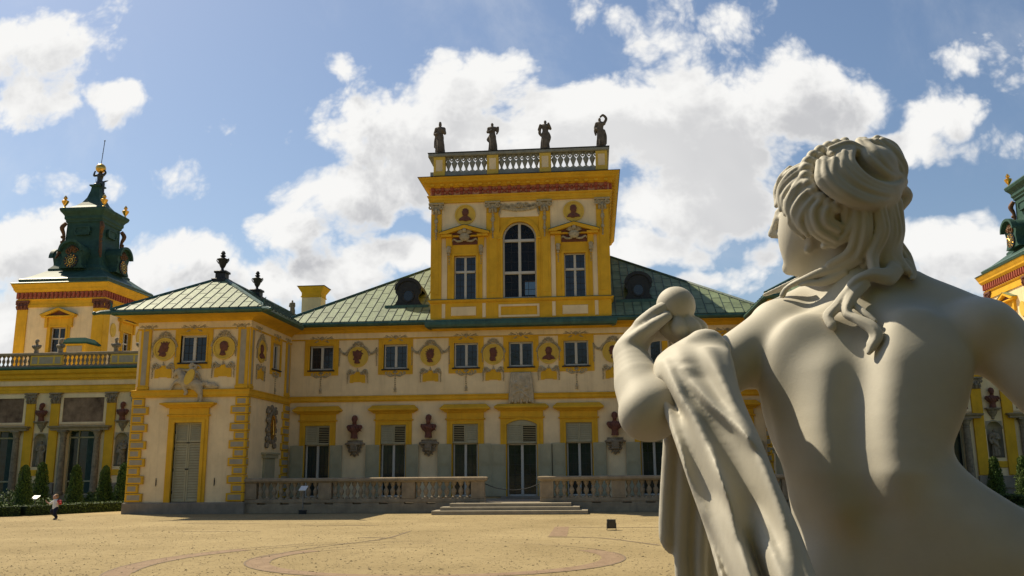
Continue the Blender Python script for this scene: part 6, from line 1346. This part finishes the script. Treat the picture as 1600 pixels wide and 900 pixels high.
f = Field((-.35, -.2, .36), (.32, .2, .76), h_); f.chain([(0, 0, .71), (.01, 0, .56), (.02, 0, .43)], [.085, .10, .105], .03); f.chain([(-.08, 0, .69), (-.2, -.05, .61)], [.048, .042], .02); f.chain([(.08, 0, .69), (.12, .02, .66)], [.048, .042], .02); f.build('shirt', SHIRT, CH)
f = Field((.02, -.2, .5), (.34, .2, .78), h_); f.chain([(.10, .02, .69), (.22, .05, .61), (.235, -.03, .61)], [.055, .05, .045], .02); f.ell((.14, .08, .66), (.09, .05, .08), .02); f.build('red_sleeve', RED, CH)
f = Field((-.35, -.25, .04), (.3, .34, .5), h_); f.chain([(0, 0, .44), (.02, 0, .40)], [.10, .10], .03); f.chain([(-.05, 0, .42), (-.12, -.02, .28), (-.19, .15, .18)], [.08, .066, .056], .02); f.chain([(.07, 0, .42), (.13, -.10, .24), (.155, -.04, .11)], [.08, .066, .056], .02); f.build('trousers', NAVY, CH)
f = Field((-.4, -.25, .0), (.3, .4, .22), h_); f.chain([(-.22, .24, .15), (-.25, .30, .07)], [.036, .028], .01); f.chain([(.16, -.02, .055), (.145, -.13, .035)], [.036, .028], .01); f.build('shoes', SHOE, CH)
f = Field((-.15, -.15, .74), (.12, .16, .99), h_); f.ell((-.018, .025, .865), (.088, .088, .095), .01); f.ell((-.02, -.09, .80), (.07, .06, .085), .015, sub=True); f.build('hair', HAIRM, CH)

# ------------------------------------------------------------------ the marble statue in the foreground (seen from behind)
YS = 1.70
def PW(x, y, dy=0.0):
    """point on the statue: direction of sight of its outline, at its own depth YS + dy"""
    d = CR @ np.array(((x - 800) / F_PX, -(y - 450) / F_PX, -1.0)); t = (YS + dy) / d[1]
    return np.array((0, 0, EYE)) + d * t
FWD = CR @ np.array((0, 0, -1.0))
def PS(x, y, dy=0.0): return float((PW(x, y, dy) - np.array((0, 0, EYE))) @ FWD) / F_PX      # metres per unit of outline there
U = PS(1340, 520)
TLY, TLD = [200, 450, 490, 540, 600, 650, 700, 740, 780, 830, 900, 1030], [.172, .166, .146, .110, .070, .040, .016, .004, .006, .018, .040, .07]
SKEW = .42
def lean(x, y, d):                  # the torso leans forward and is turned to the left
    return d + float(np.interp(y, TLY, TLD)) - SKEW * (x - 1352) * U * float(np.clip((y - 395) / 70, 0, 1))
TR = None
def PT(p): x, y, d = (tuple(p) + (0.0,))[:3]; return PW(x, y, d if TR is None else TR(x, y, d))
def ch(f, pts, r, k=.012, sm=5, sub=False):
    f.chain([PT(p) for p in pts], [q * U for q in r], k, sm, sub)
def el(f, p, r, k=.012, sub=False, rot=None):           # r: outline half sizes (x, z) and depth in metres
    f.ell(PT(p), (r[0] * U, r[2], r[1] * U), k, sub, rot)
def loft(f, levels, k=.0, n=2.1, tilt=False, disp=None):
    P = catmull([np.array(l, float) for l in levels], 6); P = np.array(P); o = np.argsort(P[:, 0]); P = P[o]
    X, Y, Z = f.ax[0][:, None, None], f.ax[1][None, :, None], f.ax[2][None, None, :]
    q = [CR[0, i] * X + CR[1, i] * Y + CR[2, i] * (Z - EYE) for i in range(3)]
    px = 800 + F_PX * q[0] / -q[2]; py = 450 - F_PX * q[1] / -q[2]; dy = Y - YS
    skew = 0.0
    cx, a, dc, b = (np.interp(py, P[:, 0], P[:, i]) for i in (1, 2, 3, 4))
    sk_c = 1352
    if tilt:
        ty, td, skew, tc = tilt if tilt is not True else (TLY, TLD, SKEW, None); dc = dc + np.interp(py, ty, td)
        if tc is not None: sk_c = np.interp(py, ty, tc)
    if disp is not None: dy = dy + disp(px, py)
    r = (np.abs((px - cx) / a) ** n + np.abs((dy - dc + skew * (px - sk_c) * U) / b) ** n) ** (1 / n)
    d = (r - 1) * np.minimum(a * U, b) * .92
    d = np.maximum(d, np.maximum((P[0, 0] - py) * U, (py - P[-1, 0]) * U))
    f.comb((slice(None),) * 3, d.astype(np.float32), k)
def bounds(x0, x1, y0, y1, d0, d1):
    c = np.array([PW(x, y, d) for x in (x0, x1) for y in (y0, y1) for d in (d0, d1)]); return c.min(0), c.max(0)
MS = thing('marble_statue', 'large pale marble woman seen from behind, cloth over one arm', 'statue', tuple(PW(1380, 900) * np.array((1, 1, 0))))
MBASE = wloc(MS)
# ---- body
f = Field(*bounds(940, 1730, 270, 1040, -.24, .40), .0052)
loft(f, [(436, 1352, 62, 0, .046), (458, 1354, 98, 0, .056), (484, 1356, 132, 0, .070), (514, 1356, 149, 0, .086), (550, 1354, 156, 0, .102), (600, 1352, 149, 0, .109), (650, 1352, 143, 0, .104), (700, 1350, 136, 0, .098), (740, 1356, 131, 0, .098), (780, 1374, 141, 0, .100), (830, 1404, 163, 0, .108), (900, 1430, 184, 0, .118), (1030, 1442, 190, 0, .125)], tilt=True)
TR = lean
ch(f, [(1352, 490, -.01), (1332, 425, -.004), (1318, 385, 0)], [62, 52, 50], .03)
ch(f, [(1340, 447, .005), (1275, 482, .030), (1215, 512, .018)], [38, 37, 43], .05); ch(f, [(1365, 442, .005), (1430, 466, .025), (1500, 496, .025), (1538, 520, .015)], [40, 42, 43, 50], .035)
el(f, (1262, 572, -.060), (56, 80, .031), .10); el(f, (1430, 560, -.052), (46, 70, .031), .10)
ch(f, [(1300, 600, -.066), (1298, 700, -.062), (1328, 790, -.070)], [30, 26, 28], .06); ch(f, [(1390, 590, -.058), (1388, 680, -.054), (1396, 740, -.056)], [26, 20, 14], .08)
ch(f, [(1350, 500, -.142), (1344, 570, -.134), (1336, 650, -.118), (1346, 740, -.112), (1360, 800, -.118)], [10, 10, 10, 8, 5], .06, 6, True)
el(f, (1488, 950, -.05), (95, 90, .075), .07); el(f, (1345, 945, -.06), (85, 85, .075), .07); TR = None; ch(f, [(1470, 806, -.03), (1560, 856, -.05), (1650, 905, -.07)], [70, 66, 75], .05)
# left arm with the cloth, right arm out of the picture
ch(f, [(1215, 513, .178), (1160, 556, .130), (1090, 605, .070), (1018, 642, .020)], [45, 46, 45, 44], .03)
ch(f, [(1014, 642, .020), (998, 600, .080), (984, 552, .135)], [44, 41, 28], .02); el(f, (1000, 652, .0), (26, 26, .03), .03)
ch(f, [(1536, 520, .02), (1574, 552, .01), (1640, 616, -.03), (1712, 694, -.05)], [51, 48, 46, 42], .03); ch(f, [(1712, 694, -.05), (1736, 770, -.11), (1680, 850, -.13)], [42, 38, 28], .02)
TR = lambda x, y, d: d + .09
ch(f, [(984, 553, .045), (990, 534, .048), (1002, 516, .052)], [27, 22, 17], .010)
for pts, r in (([(1003, 508, .045), (1024, 490, .044), (1046, 478, .042), (1067, 474, .040)], [15, 13.5, 12, 9.5]), ([(1003, 516, .058), (1026, 503, .085), (1050, 497, .100), (1070, 496, .098)], [14, 12.5, 11, 8.5]), ([(1000, 524, .066), (1022, 516, .098), (1046, 512, .112), (1066, 512, .108)], [11, 10, 9, 7]), ([(998, 532, .070), (1016, 528, .100), (1036, 526, .116), (1054, 527, .114)], [10, 9, 8, 6]), ([(986, 536, .030), (1006, 520, .018), (1026, 506, .020), (1044, 494, .028)], [15, 13, 11, 8.5])):
    ch(f, pts, r, .004)
ch(f, [(992, 540, .046), (1004, 520, .048), (1018, 502, .046)], [20, 17, 12], .010); ch(f, [(996, 540, .06), (1010, 524, .075)], [18, 15], .010)
el(f, (1062, 473, .036), (5, 3.5, .005), .002)
TR = lean
# head: cranium, cheek, jaw, features turned away to the left
el(f, (1308, 322, 0), (86, 88, .080), .0)
el(f, (1254, 360, .022), (40, 66, .062), .03); ch(f, [(1296, 398, .004), (1258, 418, .030), (1240, 416, .044)], [26, 17, 14], .025); el(f, (1243, 380, .030), (24, 46, .040), .02)
ch(f, [(1218, 330, .060), (1212, 348, .066), (1206, 366, .072)], [8, 7, 8], .010); el(f, (1214, 368, .066), (8, 6, .010), .006)
ch(f, [(1222, 384, .066), (1228, 386, .056)], [6, 5], .006); ch(f, [(1224, 393, .066), (1230, 395, .056)], [6, 5], .006); el(f, (1234, 420, .052), (14, 12, .014), .012)
el(f, (1221, 350, .046), (9, 6, .010), .006, True); el(f, (1223, 350, .047), (6, 5, .009), .004); ch(f, [(1216, 340, .052), (1230, 339, .036)], [4, 3], .006)
el(f, (1266, 380, -.030), (9, 14, .010), .006); el(f, (1262, 392, -.030), (7, 6, .008), .005); el(f, (1260, 380, -.040), (4, 7, .008), .005, True)
f.build('body', MARBLE, MS, base=MBASE, smooth=2)
# ---- fruit in the hand
TR = lambda x, y, d: d + .09
f = Field(*bounds(1015, 1110, 435, 570, .06, .26), .003)
el(f, (1056, 478, .062), (34, 34, 34 * U), 0)
for i in range(7):
    a = 2 * PI * i / 7; ch(f, [(1060 + 10 * math.cos(a), 494, .058 + 10 * U * math.sin(a)), (1067 + 26 * math.cos(a), 514, .058 + 26 * U * math.sin(a)), (1074 + 9 * math.cos(a), 538, .062 + 9 * U * math.sin(a))], [8, 15, 7], .004)
ch(f, [(1066, 512, .058), (1078, 540, .064), (1090, 562, .07)], [20, 14, 12], .006)
f.build('held_fruit', MARBLE, MS, base=MBASE)
# ---- hair
TR = lean
f = Field(*bounds(1185, 1450, 200, 575, -.12, .31), .0026)
HC = (1310, 318)
def hd(x, y, up=0.0):
    q = 1 - ((x - HC[0]) / 98) ** 2 - ((y - HC[1]) / 98) ** 2; return -.086 * math.sqrt(max(0.0, q)) - up
el(f, (HC[0], HC[1] - 4, .004), (90, 88, .084), 0)
el(f, (1262, 350, .02), (52, 78, .095), .008, True)                                     # clear the face
def strand(pts, r, n=3, k=.004, up=.004, raw=False, base=.66, sf=.40):
    P = [p if len(p) == 3 and raw else (p[0], p[1], hd(p[0], p[1], up + (p[2] if len(p) == 3 else 0))) for p in pts]
    ch(f, P, [q * base for q in r], .006)
    for j in range(n):
        o = (j - (n - 1) / 2) / max(1, n - 1) * 1.5; Q = []
        for i, p in enumerate(P):
            a, b = P[max(0, i - 1)], P[min(len(P) - 1, i + 1)]; tx, ty = b[0] - a[0], b[1] - a[1]; l = math.hypot(tx, ty) + 1e-6
            rr = r[min(i, len(r) - 1)]; tw = o * math.cos(i * .5); Q.append((p[0] - ty / l * rr * tw * .74, p[1] + tx / l * rr * tw * .74, p[2] - rr * U * (.52 - .28 * abs(o))))
        ch(f, Q, [max(2.2, q * sf) for q in r], .0012)
# knot of hair pinned on the crown
for pts, r in (([(1288, 252), (1292, 278), (1322, 304), (1362, 318), (1396, 306)], [15, 22, 24, 22, 16]), ([(1322, 226), (1318, 250), (1344, 282), (1388, 300), (1410, 284)], [12, 19, 22, 20, 14]), ([(1344, 222), (1358, 246), (1384, 272), (1408, 278)], [14, 20, 20, 12]), ([(1366, 222), (1390, 236), (1406, 262), (1404, 292)], [14, 19, 17, 12]), ([(1300, 240), (1326, 232), (1352, 240)], [14, 16, 14])):
    strand(pts, r, 3, .004, .022)
el(f, (1362, 266, -.022), (43, 43, .058), .012)
def sheet(A, B, n, r, up=.008, raw=False):
    for j in range(n):
        t = j / (n - 1); Q = []
        for a, b in zip(A, B):
            x, y = a[0] + (b[0] - a[0]) * t, a[1] + (b[1] - a[1]) * t
            d = a[2] + (b[2] - a[2]) * t if raw else hd(x, y, up)
            Q.append((x, y, d - (.004 if j % 2 else 0)))
        ch(f, Q, r, .0015)
sheet([(1262, 254), (1236, 268), (1215, 292), (1213, 322)], [(1276, 304), (1258, 326), (1250, 348), (1262, 368)], 8, [5, 6.5, 6.5, 4], .010)
sheet([(1276, 306), (1262, 330), (1272, 362), (1304, 384)], [(1318, 320), (1300, 330), (1298, 344), (1312, 352)], 5, [5, 7, 7, 5], .012)
sheet([(1334, 308, -.092), (1338, 350, -.094), (1328, 392, -.080), (1296, 414, -.064)], [(1404, 316, -.050), (1407, 360, -.046), (1400, 396, -.054), (1418, 424, -.062)], 8, [6.5, 8, 8, 7], 0, True)
sheet([(1296, 254), (1296, 282), (1326, 306), (1370, 320), (1402, 306)], [(1334, 228), (1330, 254), (1356, 282), (1394, 294), (1412, 280)], 6, [6, 8, 8.5, 8, 6], .032)
sheet([(1342, 222), (1356, 248), (1386, 274), (1410, 274)], [(1378, 220), (1398, 238), (1412, 262), (1408, 292)], 5, [6, 8.5, 8, 6], .036)
ch(f, [(1398, 296, -.01), (1412, 306, .005), (1404, 322, .0)], [16, 15, 12], .01)
# plait round the front of the crown
br = catmull([(1322, 226), (1296, 232), (1272, 246), (1260, 266), (1264, 290), (1284, 312), (1306, 326)], 4)
for i, p in enumerate(br):
    s = 1 if i % 2 else -1; x, y = float(p[0]), float(p[1])
    if i % 2 == 0 or True: el(f, (x + 3.5 * s, y + 3.5 * s, hd(x, y, .008) - (.003 if s > 0 else 0)), (10.5, 8.5, .013), .0028, False, (0, .7 * s, 0))
# waves over the temple and ear
for pts, r in (([(1262, 262), (1240, 276), (1222, 296), (1216, 318)], [10, 14, 13, 8]), ([(1258, 276), (1244, 300), (1234, 326), (1240, 344)], [9, 13, 13, 8]), ([(1266, 292), (1254, 318), (1250, 344), (1262, 362)], [9, 12, 13, 9]), ([(1280, 308), (1268, 332), (1274, 356), (1298, 366), (1318, 352)], [9, 12, 13, 12, 9]), ([(1300, 320), (1292, 338), (1300, 350)], [9, 11, 8]), ([(1316, 292), (1322, 322), (1320, 358)], [12, 13, 7]), ([(1236, 262), (1222, 280), (1214, 300)], [6, 9, 7]), ([(1244, 330), (1236, 346), (1244, 360), (1256, 372)], [6, 8, 8, 6]), ([(1338, 304), (1336, 340), (1316, 372), (1288, 384)], [11, 14, 14, 10]), ([(1352, 316), (1352, 352), (1334, 386)], [12, 14, 12])):
    strand(pts, r, 3, .004, .006)
el(f, (1306, 341, -.066), (20, 18, .020), .006)
# hair falling down the nape
ch(f, [(1362, 306, -.030), (1366, 356, -.036), (1372, 412, -.036)], [42, 36, 36], .015)
for pts, r in (([(1350, 318, -.090), (1352, 360, -.090), (1342, 398, -.076), (1322, 414, -.064)], [12, 14, 14, 12]), ([(1372, 320, -.088), (1378, 360, -.086), (1364, 396, -.084), (1366, 424, -.092)], [12, 15, 15, 14]), ([(1392, 322, -.062), (1398, 362, -.060), (1390, 396, -.064), (1404, 424, -.060)], [11, 14, 15, 14]), ([(1400, 380, -.03), (1414, 402, -.03), (1424, 420, -.035)], [11, 13, 11])):
    strand(pts, r, 3, .004, 0, True)
# locks lying on the shoulders and back
for pts, r in (([(1342, 402, -.074), (1310, 418, -.062), (1272, 430, -.056), (1242, 442, -.052), (1228, 452, -.054), (1222, 463, -.060)], [13, 14, 12, 10, 9, 7]), ([(1322, 424, -.066), (1290, 440, -.066), (1262, 443, -.064), (1250, 446, -.062)], [11, 9, 7, 4]), ([(1250, 438, -.036), (1222, 450, -.028), (1194, 461, -.024)], [8, 7, 3]),
               ([(1400, 418, -.068), (1388, 432, -.084), (1362, 430, -.102), (1338, 438, -.108), (1322, 458, -.116), (1308, 478, -.122), (1294, 494, -.124), (1300, 508, -.124), (1304, 514, -.122)], [17, 19, 18, 16, 14, 12, 11, 10, 6]),
               ([(1352, 440, -.106), (1336, 456, -.118), (1326, 474, -.126), (1324, 490, -.128), (1342, 500, -.132), (1362, 512, -.130), (1369, 526, -.126), (1362, 540, -.124), (1357, 552, -.122)], [13, 14, 15, 16, 15, 14, 13, 11, 6]),
               ([(1334, 476, -.122), (1350, 488, -.128), (1368, 502, -.126)], [6, 7, 5]), ([(1410, 412, -.046), (1424, 424, -.05), (1426, 436, -.06)], [13, 12, 8])):
    strand(pts, r, 5, .003, 0, True, .50, .31)
f.build('hair', MARBLE, MS, base=MBASE, smooth=1)
# ---- cloth over the arm
TR = None
f = Field(*bounds(1000, 1345, 505, 1060, -.42, .18), .0040)
YD = [522, 570, 620, 690, 760, 830, 900, 1050]; DD = [.016, -.010, -.040, -.085, -.120, -.150, -.180, -.240]; CXD = [1100, 1084, 1094, 1122, 1148, 1176, 1199, 1245]
# folds: ridges (+) and hollows (-) of the cloth as (outline height, outline x, half width, relief in mm)
FOLDS = [
 [(566, 1018, 12, 8), (620, 1030, 16, 20), (690, 1054, 20, 26), (766, 1082, 22, 24), (836, 1110, 24, 26), (906, 1136, 26, 28), (1050, 1185, 28, 30)],
 [(560, 1036, 14, 16), (592, 1050, 16, 28), (622, 1064, 17, 30), (650, 1082, 19, 30), (704, 1108, 20, 30), (762, 1134, 18, 28), (800, 1148, 15, 18), (860, 1164, 13, 8), (940, 1180, 12, 0)],
 [(570, 1062, 15, 8), (600, 1086, 17, 20), (628, 1110, 17, 22), (655, 1138, 15, 20), (680, 1163, 13, 13), (705, 1180, 12, 0)],
 [(540, 1104, 20, 14), (604, 1134, 18, 24), (652, 1156, 17, 24), (724, 1188, 19, 28), (786, 1212, 19, 26), (840, 1228, 18, 22), (900, 1240, 18, 18), (1050, 1272, 18, 16)],
 [(545, 1138, 12, 6), (604, 1156, 13, 12), (664, 1180, 15, 16), (732, 1208, 17, 20), (812, 1240, 19, 24), (892, 1266, 20, 26), (1050, 1312, 22, 28)],
 [(770, 1118, 12, 0), (810, 1134, 14, 16), (862, 1156, 18, 26), (930, 1182, 22, 30), (1050, 1222, 24, 30)],
 [(790, 1180, 10, 0), (830, 1194, 14, 14), (880, 1212, 17, 24), (950, 1236, 20, 26), (1050, 1268, 22, 26)],
 [(586, 1028, 8, 0), (604, 1038, 8, -18), (626, 1050, 8, -26), (644, 1062, 7, -16), (664, 1072, 8, 0)],
 [(800, 1096, 9, 0), (860, 1122, 10, -22), (930, 1150, 11, -26), (1050, 1196, 12, -26)], [(820, 1162, 9, 0), (880, 1184, 10, -20), (950, 1210, 11, -26), (1050, 1246, 12, -26)],
 [(650, 1040, 7, 0), (700, 1062, 8, 10), (760, 1076, 8, 12), (820, 1094, 8, 0)], [(690, 1108, 8, 0), (740, 1122, 9, 14), (800, 1142, 9, 12), (850, 1150, 8, 0)],
 [(538, 1060, 22, 10), (556, 1062, 26, 18), (574, 1074, 20, 10), (590, 1088, 16, 0)]]
def folds(px, py):
    D = 0
    for F_ in FOLDS:
        P = np.array(catmull([np.array(q, float) for q in F_], 8)); o = np.argsort(P[:, 0]); P = P[o]
        c, w, h = (np.interp(py, P[:, 0], P[:, i]) for i in (1, 2, 3)); w = w * .74; h = h * 1.75; h = np.where((py < P[0, 0]) | (py > P[-1, 0]), 0, h)
        q = np.abs((px - c) / w); D = D + h * .001 * np.where(h > 0, 1 / (1 + q ** 2.4), np.exp(-q * q))
    return D
loft(f, [(522, 1100, 20, .060, .030), (545, 1090, 50, .058, .050), (570, 1084, 64, .054, .056), (620, 1094, 66, .046, .056), (690, 1122, 69, .030, .050), (760, 1148, 71, .018, .050), (830, 1176, 74, .008, .052), (900, 1199, 77, 0, .055), (1050, 1245, 84, 0, .06)], tilt=(YD, DD, .45, CXD), disp=folds)
ch(f, [(1080, 540, .050), (1104, 531, .052), (1124, 544, .045)], [16, 18, 15], .02)
f.build('drapery', MARBLE, MS, base=MBASE, smooth=14)
f = Field(*bounds(1020, 1130, 660, 1000, .02, .15), .005)
for pts, r in (([(1048, 676, .085), (1042, 780, .082), (1041, 838, .080), (1047, 862, .080)], [12, 12, 12, 5]), ([(1056, 676, .095), (1054, 780, .095), (1056, 860, .092)], [12, 13, 8]), ([(1070, 676, .080), (1067, 780, .076), (1064, 860, .074), (1070, 960, .074)], [11, 12, 11, 12]), ([(1082, 676, .092), (1082, 800, .09), (1088, 960, .09)], [13, 14, 14]), ([(1100, 700, .080), (1098, 800, .072), (1096, 900, .068), (1104, 980, .07)], [9, 10, 9, 11]), ([(1110, 700, .09), (1114, 850, .085), (1120, 980, .085)], [14, 16, 18])):
    ch(f, pts, r, .006)
f.build('drapery', MARBLE, MS, base=MBASE)
# ---- wrapped legs, plinth and pedestal below the picture
bx = PW(1400, 960); f = Field((bx[0] - .34, YS - .30, .52), (bx[0] + .36, YS + .30, 1.46), .012)
for i in range(16):
    a = 2 * PI * i / 16; f.chain([(bx[0] + .17 * math.cos(a), YS + .11 * math.sin(a), 1.40), (bx[0] + .18 * math.cos(a + .1), YS + .13 * math.sin(a + .1), 1.0), (bx[0] + .21 * math.cos(a + .2), YS + .17 * math.sin(a + .2), .58)], [.05, .055, .06], .03)
f.chain([(bx[0], YS, 1.40), (bx[0], YS, .6)], [.15, .17], .04); f.build('skirt', MARBLE, MS, base=MBASE)
m = MB(); m.cbox(bx[0] - .34, bx[0] + .34, YS - .30, YS + .30, .50, .58, .01); m.build('plinth', MARBLE, MS)
m = MB(); m.cbox(bx[0] - .42, bx[0] + .42, YS - .38, YS + .38, 0, .14, .02); m.cbox(bx[0] - .36, bx[0] + .36, YS - .32, YS + .32, .14, .44, .01); m.cbox(bx[0] - .41, bx[0] + .41, YS - .37, YS + .37, .44, .50, .015); m.build('pedestal', SAND, MS)
